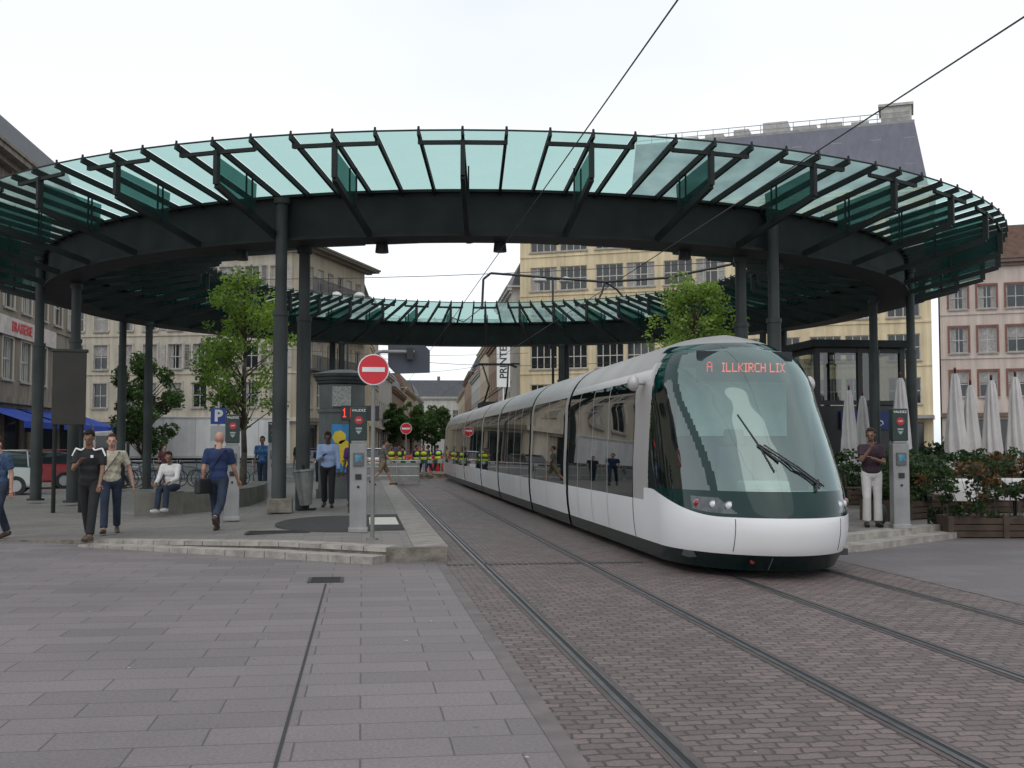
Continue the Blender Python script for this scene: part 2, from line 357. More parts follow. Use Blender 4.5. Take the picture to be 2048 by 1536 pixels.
person('man in white shirt sitting on the stone bench',(-4.15,25.72,.16),160,skinM,whitec,jean,shoew,hairB,H=1.74,legs=((84,78),(80,70)),arms=((25,8,45,15),(20,8,45,15)),sleeve='long',lean=14,headpitch=-12,headyaw=25)
person('man in light blue shirt looking at his phone',(-.78,26.3,.2),176,skinD,lblue,blk,shoeb,hairB,H=1.78,legs=((6,2),(-12,8)),arms=((2,8,12,0),(18,4,95,30)),sleeve='long',headpitch=-18)
person('person in dark blue shirt and jeans walking',(-6.12,20.2,.02),150,skinL,M('dark_blue_checked_cotton',(.03,.06,.12),.85,0,.5,25),jean,shoeb,hairBr,H=1.8,legs=((16,4),(-14,10)),arms=((-10,8,15,0),(14,8,20,0)))
person('woman in dark top and white trousers leaning by the ticket post',(8.84,18.75,.2),165,skinM,M('dark_purple_top',(.035,.02,.03),.85),whitec,black,hairBr,H=1.76,legs=((2,0),(8,14)),arms=((25,6,95,50),(42,4,118,30)),headyaw=-20,headpitch=-10,female=True,lean=-3)
b=MB(); b.sph((0,0,.2),(.13,.09,.2),14); b.path([(-.05,0,.38),(-.04,0,.5),(.04,0,.5),(.05,0,.38)],.01); t=b.obj('handbag',black,None,(9.08,18.95,.2),smooth=True); tag(t,'black handbag on the platform beside the woman','bag')
person('man in grey shirt and khaki shorts walking across the platform',(.76,41.2,.2),-80,skinL,M('grey_cotton',(.12,.12,.11),.85),khaki,shoeb,hairBr,H=1.75,legs=((26,4),(-24,20)),arms=((-20,6,20,0),(20,6,20,0)),shorts=True)
person('woman in purple dress walking beside the sign post',(-.2,26.9,.2),175,skinD,purple,purple,black,hairB,H=1.68,legs=((6,2),(-8,8)),arms=((0,8,15,0),(5,8,25,0)),female=True,hair='bob')
person('man in patterned blue shirt and dark trousers by the planters',(-3.0,35.,.2),170,skinM,M('patterned_blue_shirt',(.03,.09,.22),.8,0,.8,9),jean,shoeb,hairB,H=1.75,legs=((8,2),(-8,8)))
person('person in dark grey clothes by the ticket kiosk',(-1.75,33.5,.2),175,skinM,blk,jean,shoeb,hairB,H=1.7,legs=((8,2),(-8,8)),detail=0)
for i,(x,y) in enumerate([(1.5,58.3),(1.95,57.),(3.1,58.),(3.5,59.5),(2.2,62),(2.7,57.4),(1.1,61.),(4.1,61.6),(5.2,60.4)]):
    person('road worker in yellow high-visibility vest at the roadworks',(x,y,0),[170,120,200,90,10,230,150,30,260][i],skinM,blueT if i%2 else dred,jean,shoeb,hairB,H=1.75,detail=0,vest=vesty,group='road workers at the site')
for i,(x,y) in enumerate([(-9.4,46),(-8.,47.5),(-6.2,50.),(-1.7,46),(-1.2,40)]):
    person('pedestrian in casual summer clothes on the square',(x,y,.02 if i<4 else .2),[120,200,90,180,200][i],skinL,[whitec,dred,lblue,blk,blueT][i],jean,shoeb,hairBr,H=1.72,detail=0,group='pedestrians on the square')
# ---------------------------------------------------------------- ground
slab=brickmat('grey_slab_paving',srgb(123,115,115),srgb(111,104,105),(.088,.079,.079),.84,.37,.0065,.006,.65,.45,.15,.42,spots=.4)
cob=brickmat('brown_cobble_paving',srgb(117,103,100),srgb(95,83,81),(.070,.060,.057),.165,.108,.012,.085,.62,1.,.2,.5,7.,.8)
plat=brickmat('platform_paving',srgb(124,118,114),srgb(112,107,103),(.08,.073,.069),.6,.3,.006,.0,.65,.4,.2,.5,spots=.4)
asph=M('asphalt_ground',(.105,.10,.098),.8,0,.2,.4,.4,60)
def S(o): return tag(o,None,None,None,'structure')
g=MB(); g.add([(-400,-60,-.02),(400,-60,-.02),(400,700,-.02),(-400,700,-.02)],[(0,1,2,3)]); S(g.obj('ground',asph))
g=MB(); g.add([(-40,-20,0),(1.08,-20,0),(1.08,90,0),(-40,90,0)],[(0,1,2,3)]); S(g.obj('pavement_slabs',slab))
g=MB(); g.add([(1.084,-20,.0),(6.66,-20,.0),(6.66,160,0),(1.084,160,0)],[(0,1,2,3)]); S(g.obj('tramway_cobbles',cob))
slab2=brickmat('asphalt_slab_paving',srgb(110,104,104),srgb(101,96,96),(.08,.075,.075),1.2,.6,.006,.0,.7,.4,.2,.5,spots=.35)
g=MB(); g.add([(6.664,-20,0),(60,-20,0),(60,100,0),(6.664,100,0)],[(0,1,2,3)]); S(g.obj('pavement_side',slab2))
strip=M('worn_border_stone',srgb(102,94,93),.7,0,.25,3,.4,40)
g=MB()
for x in (1.02,6.62): g.add([(x,-20,.004),(x+.12,-20,.004),(x+.12,15.7,.004),(x,15.7,.004)],[(0,1,2,3)])
S(g.obj('paving_border',strip))
railm=M('worn_rail_steel',(.10,.10,.105),.38,.6,.3,6); groove=M('rail_groove',(.012,.012,.012),.8)
railedge=M('rail_bedding_mortar',srgb(86,77,75),.85,0,.25,2,.3,50)
for tx in (2.35,5.25):
    e=empty('tram_track','grooved steel tram track set in the cobbles','tram track',(tx,0,0),0,'tram tracks in the cobbles')
    for s in (-.7175,.7175):
        b=MB()
        b.add([(s-.085,-20,.004),(s+.085,-20,.004),(s+.085,160,.004),(s-.085,160,.004)],[(0,1,2,3)],0)
        b.box(s-.045,s-.008,-20,160,.002,.010,1); b.box(s+.028,s+.045,-20,160,.002,.009,1)
        b.add([(s-.008,-20,.0065),(s+.028,-20,.0065),(s+.028,160,.0065),(s-.008,160,.0065)],[(0,1,2,3)],2)
        b.obj('rail',[railedge,railm,groove],e)
def pz(x): return .02+.18*max(0,min(1,(x+5.8)/4.6))
front=[(1.18,15.75),(.33,15.8),(-1.2,16.91),(-2.7,17.99),(-4.3,19.15),(-6.1,20.2),(-9,21.2),(-14,22.5)]
pb=MB(); vs=[];fs=[]
fr=[(x,y) for x,y in front]; back=[(x,62) for x,y in front]
n=len(fr)
for x,y in fr: vs.append((x,y,pz(x)))
for x,y in back: vs.append((x,y,pz(x)))
for x,y in fr: vs.append((x,y,-.01))
for i in range(n-1): fs.append((i+1,i,n+i,n+i+1))
top=len(fs)
for i in range(n-1): fs.append((i,i+1,2*n+i+1,2*n+i))
vs+=[(1.18,62,-.01)]; fs.append((0,2*n,3*n,n))
pb.add(vs,fs[:top],0); pb.add(vs,fs[top:],1)
conc=M('rough_concrete_kerb',srgb(116,110,101),.85,0,.35,6,.9,30)
S(pb.obj('platform',[plat,conc]))
stepm=M('pale_step_stone',srgb(152,146,139),.75,0,.28,5,.5,30)
st=MB(); L0=[(.34,15.79),(-1.2,16.9),(-2.7,17.98),(-4.3,19.13)]
for (a,b_) in zip(L0,L0[1:]):
    n_=max(1,int(math.dist(a,b_)/.32))
    for k in range(n_):
        p=[a[0]+(b_[0]-a[0])*k/n_,a[1]+(b_[1]-a[1])*k/n_]; q=[a[0]+(b_[0]-a[0])*(k+.965)/n_,a[1]+(b_[1]-a[1])*(k+.965)/n_]
        zp=pz(p[0]); zq=pz(q[0]); w=.36; vsb=[]
        for (c,zc) in ((p,zp),(q,zq)):
            o=(c[0]-.19,c[1]-w*.85)
            vsb+=[(c[0],c[1],-.01),(o[0],o[1],-.01),(o[0],o[1],zc*.5),(c[0],c[1],zc*.5)]
        st.add(vsb,[(0,1,2,3),(7,6,5,4),(1,5,6,2),(3,2,6,7)],0)
        vsb=[]
        for (c,zc) in ((p,zp),(q,zq)):
            o=(c[0]+.16,c[1]+.30); c2=(c[0]-.01,c[1]-.018)
            vsb+=[(o[0],o[1],zc-.02),(c2[0],c2[1],zc-.06),(c2[0],c2[1],zc+.006),(o[0],o[1],zc+.006)]
        st.add(vsb,[(0,1,2,3),(7,6,5,4),(1,5,6,2),(3,2,6,7)],0)
S(st.obj('platform_steps',stepm))
k=MB(); y=15.8
while y<60:
    k.box(.72,1.2,y,y+.985,.1,.212); y+=1.0
S(k.obj('platform_kerb_stones',M('kerb_stone',srgb(138,131,125),.75,0,.22,4,.5,30)))
def sheet(name,pts,z,mat):
    b=MB(); n=len(pts); b.add([(x,y,z) for x,y in pts],[tuple(range(n))]); return S(b.obj(name,mat))
dk=M('dark_asphalt_patch',(.035,.033,.033),.85,0,.2,5,.5,80)
sheet('asphalt_patch',[(.0+1.15*math.cos(2*math.pi*i/40)-.4,20.9+2.2*math.sin(2*math.pi*i/40)) for i in range(40)],.205,dk)
sheet('asphalt_strip',[(.1,19.0),(.715,19.0),(.715,23.4),(.1,23.4)],.207,dk)
sheet('tactile_paving',[(.14,20.3),(.66,20.3),(.66,22.4),(.14,22.4)],.211,M('pale_tactile_slab',srgb(200,197,186),.7,0,.12,10,.5,60))
sheet('drain_slot',[(-.44,-2),(-.42,-2),(-.40,13.4),(-.42,13.4)],.004,M('drain_slot_steel',(.025,.024,.022),.7))
def manhole(x,y,z,w,d,label):
    b=MB(); b.box(-w/2,w/2,-d/2,d/2,0,.012,0)
    for i in range(7): b.box(-w/2+.04,w/2-.04,-d/2+d*(i+.3)/7,-d/2+d*(i+.7)/7,.012,.016,1)
    tag(b.obj('drain_cover',[M('cast_iron',(.06,.057,.055),.6,.4,.2,10),black],None,(x,y,z)),label,'drain cover')
manhole(-.42,13.75,0.0,.42,.5,'small cast iron drain cover at the end of the slot')
manhole(-1.35,18.9,.19,1.05,.62,'dark iron access cover set in the platform paving')
b=MB()
for i in range(34): b.box(-1.35+.08*i,-1.35+.08*i+.05,-.09,.09,0,.009)
tag(b.obj('track_drain_grate',M('cast_iron',(.05,.05,.05)),None,(2.5,15.3,.0)),'long iron drainage grate across the tram track','drain grate')
rnd=random.Random(12); litm=M('trodden_paper',(.5,.5,.47),.8)
for i in range(26):
    x,y=rnd.uniform(-3,7),rnd.uniform(5.5,15); s=rnd.uniform(.008,.022); a=rnd.random()*3
    b=MB(); b.add([(s*math.cos(a),s*math.sin(a),0),(-s*.6*math.sin(a),s*.6*math.cos(a),.004),(-s*math.cos(a),-s*math.sin(a),0),(s*.5*math.sin(a),-s*.5*math.cos(a),.003)],[(0,1,2,3)])
    tag(b.obj('paper_scrap',litm,None,(x,y,.014)),'tiny scrap of trodden paper lying on the paving','litter','scraps of litter on the paving')
b=MB(); b.prism([(6.75,16.6),(7.35,16.75),(9.9,18.75),(12.8,20.9),(30,27),(30,62),(6.75,62)],-.01,.2,0); S(b.obj('platform_side',[plat]))
b=MB(); b.prism([(6.76,16.15),(7.5,16.35),(10.15,18.45),(12.9,20.5),(12.8,20.9),(9.9,18.75),(7.35,16.75),(6.76,16.6)],-.01,.105,0)
b.prism([(6.77,16.58),(7.36,16.73),(9.92,18.73),(12.8,20.87),(12.7,21.2),(9.75,19.05),(7.25,17.05),(6.77,16.95)],.1,.206,0)
S(b.obj('platform_side_steps',stepm))
# ---------------------------------------------------------------- ring canopy
CX,CY=3.83,36.7
Rb0,Rb1,zb,zt=12.55,13.2,6.05,7.05
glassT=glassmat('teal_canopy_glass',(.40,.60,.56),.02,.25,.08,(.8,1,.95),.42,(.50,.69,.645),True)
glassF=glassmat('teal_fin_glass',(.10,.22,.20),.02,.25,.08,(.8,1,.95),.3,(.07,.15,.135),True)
ring=empty('ring_canopy','circular steel and teal glass tram station canopy on paired columns','canopy',(CX,CY,0))
def arcbox(mb,r0,r1,z0,z1,n=160,mi=0):
    mb.lathe([(r0,z0),(r1,z0),(r1,z1),(r0,z1),(r0,z0)],n,mi)
b=MB(); arcbox(b,Rb0,Rb1,zb+.06,zt-.06); arcbox(b,Rb0-.1,Rb1+.12,zb,zb+.059); arcbox(b,Rb0-.1,Rb1+.12,zt-.059,zt)
b.obj('ring_beam',steel,ring)
def pol(r,a,z): return Vector((r*math.sin(D2R(a)),-r*math.cos(D2R(a)),z))
def bay(r0,z0,r1,z1,drop,rb,zbm):
    fr=MB(); out=1 if r1>r0 else -1
    for a in (0,3,6):
        fr.bar(pol(r0,a,z0-.075),pol(r1+out*.05,a,z1-.065),.055,.12); fr.tube(pol(r1+out*.02,a,z1-.06),pol(r1+out*.02,a,z1+.05),.03,.022,8)
    for a in (0,3):
        fr.bar(pol(r1-out*.14,a,z1-.22),pol(r1-out*.14,a+3,z1-.22),.07,.075)
    for a in (0,3,6):
        fr.bar(pol(r1-out*.14,a,z1-.06),pol(r1-out*.14,a,z1-.25),.06,.06)
        fr.bar(pol(r1+out*.03,a,z1-.03),pol(r1+out*.03,a+3,z1-.03),.022,.03)
    br=MB(); ra=r1-out*.14
    p0=pol(ra,3,z1-.18); p1=pol(ra,3,z1-drop); p2=pol(rb,3,zbm)
    br.bar(p0,p1,.085,.13,0,(p0-pol(0,0,p0.z)).normalized()); br.bar(p1,p2,.09,.13)
    m=p1.lerp(p2,.5); top=pol(ra,3,z1-.1).lerp(pol(r0,3,z0-.1),.5)
    for s in (-.5,.5):
        q=pol(1,3+90,0)*.07*s*2
        br.bar(m+q,Vector((m.x,m.y,top.z))+q,.03,.03,0,(1,0,0))
    gl=MB()
    for a in (0,3,6): gl.add([pol(r0,a+.10,z0),pol(r1,a+.10,z1),pol(r1,a+2.90,z1),pol(r0,a+2.90,z0)],[(0,1,2,3)])
    fn=MB(); w=(p2-p1)
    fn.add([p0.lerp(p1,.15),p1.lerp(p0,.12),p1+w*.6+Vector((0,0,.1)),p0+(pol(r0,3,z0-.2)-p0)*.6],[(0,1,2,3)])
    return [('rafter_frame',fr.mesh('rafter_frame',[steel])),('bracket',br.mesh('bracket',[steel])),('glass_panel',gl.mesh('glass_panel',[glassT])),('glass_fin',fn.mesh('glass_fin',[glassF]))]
outer=bay(Rb1+.02,zt+.02,15.9,7.60,.86,Rb1+.1,zb+.06)
inner=bay(Rb0-.02,zt+.02,8.86,7.5,.75,Rb0-.1,zb+.05)
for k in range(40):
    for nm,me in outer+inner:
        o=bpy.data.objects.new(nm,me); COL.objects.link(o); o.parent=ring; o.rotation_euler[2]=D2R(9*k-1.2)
def column(r,a,z1,z0=.1):
    b=MB(); p=pol(r,a,0); x,y=p.x,p.y
    b.tube((x,y,z0),(x,y,4.4),.155,.155,20,0); b.tube((x,y,4.4),(x,y,4.5),.175,.175,20,0); b.tube((x,y,4.5),(x,y,z1),.125,.125,20,0)
    b.tube((x,y,z0),(x,y,z0+.05),.24,.24,20,0); b.tube((x,y,z1-.12),(x,y,z1),.17,.17,20,0)
    b.obj('column',steel2,ring)
for a in (23.8,69,112.5,157.5):
    for s in (-1,1):
        aa=s*a
        if s==-1 and a==23.8: aa=-24.6
        if s==-1 and a==69: column(13.38,-74,6.95); column(12.6,-66.5,6.0); continue
        column(13.42,aa,6.95); column(12.35,aa,6.05)
for a in (-16,-4,16,29,-32,160,-172):
    b=MB(); p=pol(12.45,a,0); b.tube((p.x,p.y,5.86),(p.x,p.y,6.06),.15,.13,14); b.obj('spotlight',black,ring)
# ---------------------------------------------------------------- tram
bodyw=M('tram_white_paint',(.80,.80,.80),.2,0,.03,1.,spec=.5); silver=M('tram_silver_paint',(.46,.44,.43),.28,.2,.06,1.); roofm=M('tram_roof_paint',(.33,.315,.305),.42,.15,.12,1.)
tgreen=M('tram_dark_green_paint',(.001,.024,.022),.06,0,.1,1.,spec=.4); skirt=M('tram_skirt_black_green',(.003,.014,.013),.25,0,.1,spec=.4)
wsm=glassmat('windscreen_glass',(.50,.64,.61),.20,.75,.01,(.82,1,.96))
csm=glassmat('cab_side_glass',(.16,.22,.21),.17,.85,.012,(.9,1,.97))
swm=glassmat('tinted_side_glass',(.12,.14,.135),.13,.85,.012,(1,1,1))
frm=M('door_frame_grey',(.36,.36,.35),.35,.1)
intd=M('tram_interior_dark',(.05,.055,.055),.7); seatm=M('tram_seat_fabric',(.04,.10,.12),.8)
TX,TY=5.10,12.75
tram=empty('tram','long low-floor white and dark green articulated tram with bulbous windscreen','tram',(TX,TY,0))
def interp(tab,x):
    if x<=tab[0][0]: return tab[0][1]
    for (a,b_),(c,d) in zip(tab,tab[1:]):
        if x<=c:
            t=(x-a)/(c-a); return b_+(d-b_)*t
    return tab[-1][1]
def sm_(tab,x):
    h=.09; return sum(interp(tab,x+h*k/4)*w for k,w in zip(range(-4,5),(1,2,3,4,5,4,3,2,1)))/25
YF=[(.1,.34),(.2,.22),(.32,.10),(.45,.04),(.6,.0),(.76,.01),(.95,.09),(1.1,.17),(1.3,.29),(1.6,.50),(2.0,.81),(2.4,1.15),(2.7,1.46),(2.85,1.66),(3.0,1.94),(3.1,2.25),(3.2,2.8)]
def smst(a,b_,x):
    t=max(0,min(1,(x-a)/(b_-a))); return t*t*(3-2*t)
def wz(z): return 1.2-.07*max(0,(.8-z)/.62)**2-.04*smst(1.2,2.2,z)
ZT=.98
def arcp(k,N):
    a=math.pi/2*k/N; return (1.16*max(0,math.cos(a))**.80,2.2+ZT*math.sin(a)**.90)
E_=2/1.95
def Lz(z,w):
    L=1.8 if z<1.2 else 1.8-.25*smst(1.2,2.9,z); return L*max(.001,w/1.16)**.7
def cab(parent):
    R=[(wz(.10+.02*k),.10+.02*k) for k in range(105)]+[arcp(k,46) for k in range(47)]
    NT=170
    TH=[-90+180*i/NT for i in range(NT+1)]
    aft=[2.66,2.9,3.26,3.30,5.0,5.04,6.25,6.29,7.5,7.54,8.46,8.5]
    typ=['P','P','S','W','F','D','F','D','F','W','S']
    nA=26; nc=2*(len(aft)+nA-1)+NT+1; na=len(aft); y0n=aft[0]
    def pt(i,c):
        w,z=R[i]
        def base(z,w):
            yf=sm_(YF,z); L=Lz(z,w); ys=yf+L
            if ys>y0n-.02 and w>.9: L=y0n-.02-yf; ys=yf+L
            if c<na: return -w,max(aft[na-1-c],ys),False
            if c>=nc-na: return w,max(aft[c-(nc-na)],ys),False
            j=c-na
            if j<nA-1:
                k=j+1; return -w,(y0n+(ys-y0n)*k/nA if ys<y0n else ys),True
            j-=nA-1
            if j<=NT:
                s_=math.sin(D2R(TH[j])); c_=max(0,math.cos(D2R(TH[j]))); return w*math.copysign(abs(s_)**E_,s_),yf+L*(1-c_**E_),True
            j-=NT+1; k=nA-1-j
            return w,(y0n+(ys-y0n)*k/nA if ys<y0n else ys),True
        x,y,nose=base(z,w)
        if nose and .30<z<1.06:
            _,yq,_=base(.76,wz(.76)); zw=.75+.28*smst(.45,2.2,yq)
            z2=.30+(z-.30)*(zw-.30)/.46 if z<=.76 else zw+(z-.76)*(1.06-zw)/.30
            z=z2; w=wz(z); x,y,_=base(z,w)
        return (x,y,z)
    G=[[pt(i,c) for c in range(nc)] for i in range(len(R))]
    parts={}
    for i in range(len(R)-1):
        z0=(R[i][1]+R[i+1][1])/2
        for j in range(nc-1):
            q=[G[i][j],G[i][j+1],G[i+1][j+1],G[i+1][j]]
            y=sum(p[1] for p in q)/4; z=sum(p[2] for p in q)/4
            if j<na-1: ty=typ[na-2-j]; th=90
            elif j>=nc-na: ty=typ[j-(nc-na)]; th=90
            else:
                ty='N'; jj=j-(na-1)
                th=90 if (jj<nA or jj>=nA+NT) else abs(TH[jj-nA]+.5)
            if ty!='N':
                if z<.30: r='skirt'
                elif z>2.68: r='roof'
                elif z>2.56: r='upper_panel'
                elif ty=='P': r='pillar' if z>.86 else 'lower_panel'
                elif ty=='S': r='seam'
                elif ty=='F': r='door_frame'
                elif z<.86: r='door_panel' if ty=='D' else 'lower_panel'
                else: r='window'
            else:
                thw=41+15*smst(1.05,2.75,z); ztop=2.93-.10*(th/57)**3
                if z0<.30: r='skirt'
                elif z0<.76: r='bumper'
                elif z>3.02: r='roof'
                elif th<thw and z0>1.06 and z<ztop: r='windscreen'
                elif 31<th<58 and z0>.80 and z0<.80+.20*smst(31,44,th) and z0<.98: r='headlight'
                elif y>2.40 and z<2.78: r='pillar'
                elif th>=80 and z>2.72: r='roof'
                elif th<thw+5 or z>2.50-.25*smst(60,88,th) or z0<1.06: r='front_frame'
                else: r='cab_window'
            parts.setdefault(r,MB()).add(q,[(0,1,2,3)])
    mm={'skirt':skirt,'bumper':bodyw,'roof':roofm,'windscreen':wsm,'headlight':M('headlight_lens',(.10,.11,.11),.06,.3,.3,12),'front_frame':tgreen,'cab_window':csm,'pillar':silver,'upper_panel':silver,'lower_panel':bodyw,'seam':black,'door_panel':bodyw,'window':swm,'door_frame':frm}
    e=parent; made=[]
    for r,b in parts.items(): made+=b.split(r,mm[r],e)
    pale=M('painted_partition_light',(.75,.84,.80),.5)  # brightness of the lit partition window is put into this pale colour
    b=MB(); b.box(-1.05,1.05,1.0,8.5,.22,.30); b.obj('floor',intd,e)
    b=MB(); b.box(-1.0,1.0,2.75,2.8,.34,1.95,0); b.box(-1.0,-.72,2.75,2.8,1.95,2.75,0); b.obj('cab_partition',intd,e)
    b=MB(); b.box(-.70,.92,2.70,2.74,1.75,2.72,0); b.obj('painted_lit_partition',pale,e)  # opaque pale sheet, coloured to look like a lit window behind the windscreen
    b=MB(); b.side([(.75,.5),(.5,.98),(.95,1.04),(1.35,.98),(1.4,.5)],-.7,.7); b.box(-.3,.3,1.0,1.35,1.03,1.16); b.obj('dashboard',M('dashboard_grey',(.38,.43,.40),.6),e,bevel=.03)
    b=MB(); b.box(-.25,.25,1.9,2.3,.8,.92); b.box(-.24,.24,2.25,2.36,.9,1.6); b.box(-.14,.14,2.27,2.35,1.62,1.84); b.box(-.05,.05,2.,2.1,.34,.8); b.obj('driver_seat',M('driver_seat_fabric',(.12,.13,.13),.8),e,bevel=.03)
    b=MB(); b.box(-.66,.66,1.80,1.86,2.47,2.88); b.obj('destination_display',M('display_black',(.006,.010,.012),.4),e)
    led=M('orange_led',(.9,.15,.05),.5,emit=(1.,.09,.03,1.5))
    dots('A',-.54,1.79,2.60,.0155,M('red_led',(.8,.05,.05),.5,emit=(1.,.04,.03,1.2)),e,'destination_letters')
    dots('ILLKIRCH LIX',-.33,1.79,2.60,.0142,led,e,'destination_letters')
    def ws(x,z,o=.0):
        w=wz(z) if z<2.2 else 1.16; s_=(abs(x)/w)**(1/E_); c_=math.sqrt(max(0,1-s_*s_)); return Vector((x,sm_(YF,z)+Lz(z,w)*(1-c_**E_)-o,z))
    for sx in (-1,1):
        for tx,r,zz in ((.70,.055,.88),(.84,.05,.89),(.97,.045,.90)):
            p=ws(sx*tx,zz,-.012); dr=Vector((sx*.6,-1,0)).normalized()
            b=MB(); b.tube(p-dr*.03,p+dr*.006,r*1.1,r*1.1,16,1); b.sph(p+dr*.004,(r*.85,r*.4,r*.85),14,0,dr.to_track_quat('-Y','Z').to_matrix().to_4x4()); b.obj('lamp',[M('lamp_glass',(.65,.68,.7),.05,.2) if tx<.95 else M('tail_lamp_red',(.35,.01,.02),.1),chrome],e,smooth=True)
    for xs in (-.66,.66):
        b=MB(); b.path([ws(xs,.34+.03*k,.001) for k in range(14)],.005,5); b.obj('panel_seam',black,e)
    b=MB(); b.path([ws(-.25,.12+.03*k,.002) for k in range(6)],.004,5); b.obj('panel_seam',M('seam_grey',(.2,.2,.2)),e)
    b=MB(); p=ws(-.45,.22,.0); b.tube(p,p+Vector((0,-.012,0)),.028,.028,12); b.obj('coupler_cap',M('dark_red_cap',(.2,.01,.01)),e)
    b=MB()
    for dx in (0,.05): b.path([ws(.38+dx,1.12,.05),ws(.05+dx,1.36,.06),ws(-.28+dx,1.62,.05)],.011,6)
    b.path([ws(-.18,1.3,.02),ws(-.28,1.62,.02),ws(-.42,2.0,.02)],.010,6); b.path([ws(-.1,1.42,.03),ws(-.3,1.62,.03)],.016,6); b.path([ws(.30,1.06,.02),ws(.36,1.2,.05)],.016,6)
    b.obj('windscreen_wiper',black,e)
    for sx in (-1,1):
        b=MB(); b.sph((sx*1.3,2.80,2.5),(.085,.11,.12),14); b.tube((sx*1.12,2.82,2.5),(sx*1.3,2.8,2.5),.03,.03,8); b.obj('side_camera_pod',silver,e,smooth=True)
    return made
made=cab(tram)
for o in made:
    n_=o.copy(); COL.objects.link(n_); n_.parent=tram; n_.rotation_euler[2]=math.pi; n_.location=(0,43.7,0)
sb=MB(); sb.box(-.3,.3,0,.42,.7,.78); sb.box(-.3,.3,.38,.46,.78,1.35); sb.box(-.04,.04,.1,.3,.30,.7); seat_me=sb.mesh('seat',[seatm])
def seats(e,y0,y1):
    y=y0+.5
    while y<y1-.6:
        for x in (-.65,.65):
            o=bpy.data.objects.new('seat',seat_me); COL.objects.link(o); o.parent=e; o.location=(x,y,0)
        y+=1.3
def module(e,y0,y1,plan):
    R=[(wz(z),z) for z in (.10,.2,.30,.5,.7,.86,1.3,1.8)]+[arcp(k,24) for k in range(25)]
    ys=[y0]; ty=[]
    for t,l in plan: ys.append(ys[-1]+l); ty.append(t)
    sc_=(y1-y0)/(ys[-1]-y0); ys=[y0+(y_-y0)*sc_ for y_ in ys]
    parts={}
    for i in range(len(R)-1):
        z=(R[i][1]+R[i+1][1])/2
        for j,t in enumerate(ty):
            if z<.30: r='skirt'
            elif z>2.68: r='roof'
            elif z>2.56: r='upper_panel'
            elif t=='P': r='lower_panel' if z<.86 else 'pillar'
            elif t=='S': r='seam'
            elif t=='F': r='door_frame'
            elif z<.86: r='door_panel' if t=='D' else 'lower_panel'
            else: r='window'
            for sx in (-1,1):
                (w0,z0),(w1,z1)=R[i],R[i+1]; q=[(sx*w0,ys[j],z0),(sx*w0,ys[j+1],z0),(sx*w1,ys[j+1],z1),(sx*w1,ys[j],z1)]
                if sx<0: q=q[::-1]
                parts.setdefault(r,MB()).add(q,[(0,1,2,3)])
    mm={'skirt':skirt,'roof':roofm,'pillar':silver,'upper_panel':silver,'lower_panel':bodyw,'seam':black,'door_panel':bodyw,'window':swm,'door_frame':frm}
    for r,b in parts.items(): b.split(r,mm[r],e)
    b=MB(); b.box(-1.05,1.05,y0,y1,.22,.30); b.obj('floor',intd,e)
    seats(e,y0,y1)
def bellows(e,y0,y1):
    b=MB()
    prof=[(wz(z)-.05,z) for z in (.3,.86,2.0)]+[(max(0,arcp(k,10)[0]-.05),arcp(k,10)[1]-.04) for k in range(11)]
    for k in range(len(prof)-1):
        for sx in (-1,1):
            (w0,z0),(w1,z1)=prof[k],prof[k+1]; b.add([(sx*w0,y0,z0),(sx*w0,y1,z0),(sx*w1,y1,z1),(sx*w1,y0,z1)],[(0,1,2,3)])
    b.split('articulation_bellows',rubber,e)
seams=[8.5,13.4,19.6,24.4,30.6,35.1]
long_=[('S',.04),('W',1.4),('F',.07),('D',1.25),('F',.06),('D',1.25),('F',.07),('W',1.9),('S',.04)]
short2=[('P',.28),('W',2.1),('F',.05),('W',2.1),('P',.28)]
for k in range(5):
    a=seams[k]+.20; c=seams[k+1]
    module(tram,a,c,short2 if k%2==0 else long_); bellows(tram,seams[k]-.02,a+.02)
bellows(tram,35.08,35.22); seats(tram,3.3,8.3)
b=MB(); y0=30.5
b.box(-.6,.6,y0-.9,y0+.9,3.1,3.3); b.path([(-.4,y0+.5,3.25),(-.35,y0-.9,3.9),(-.5,y0,4.75)],.035,6); b.path([(.4,y0+.5,3.25),(.35,y0-.9,3.9),(.5,y0,4.75)],.035,6); b.path([(-.85,y0,4.68),(-.6,y0,4.8),(.6,y0,4.8),(.85,y0,4.68)],.03,6); b.path([(-.85,y0+.3,4.68),(-.6,y0+.3,4.8),(.6,y0+.3,4.8),(.85,y0+.3,4.68)],.03,6)
b.obj('pantograph',steel,tram)
# ---------------------------------------------------------------- overhead wires
wm=M('overhead_wire_copper',(.03,.03,.03),.6)
for x in (2.38,5.22):
    b=MB(); b.tube((0,-6,0),(0,75,0),.008,.008,6); tag(b.obj('contact_wire',wm,None,(x,0,5.03)),'thin black overhead contact wire above the tram track','overhead wire','overhead contact wires')
b=MB(); b.path([(4.75,44.9,7.2),(4.8,44.9,8.35),(5.1,44.9,8.6),(7.5,44.5,8.4),(9.6,44.0,8.2),(12.,43.6,8.35),(14.2,43.2,8.8),(15.2,43,9.)],.05,8)
b.path([(9.6,44,8.2),(9.5,44,7.8),(9.3,43.9,7.4)],.04,6); b.path([(9.6,44,8.2),(10.1,44,7.9),(10.6,44,7.3)],.04,6); b.sph((4.75,44.9,7.2),.09,8); b.path([(4.75,44.9,7.2),(4.0,44.9,6.6),(3.63,46.,6.9)],.02,6)
tag(b.obj('catenary_support_arm',black),'black curved insulated cable arm carrying the overhead wires','overhead wire support')
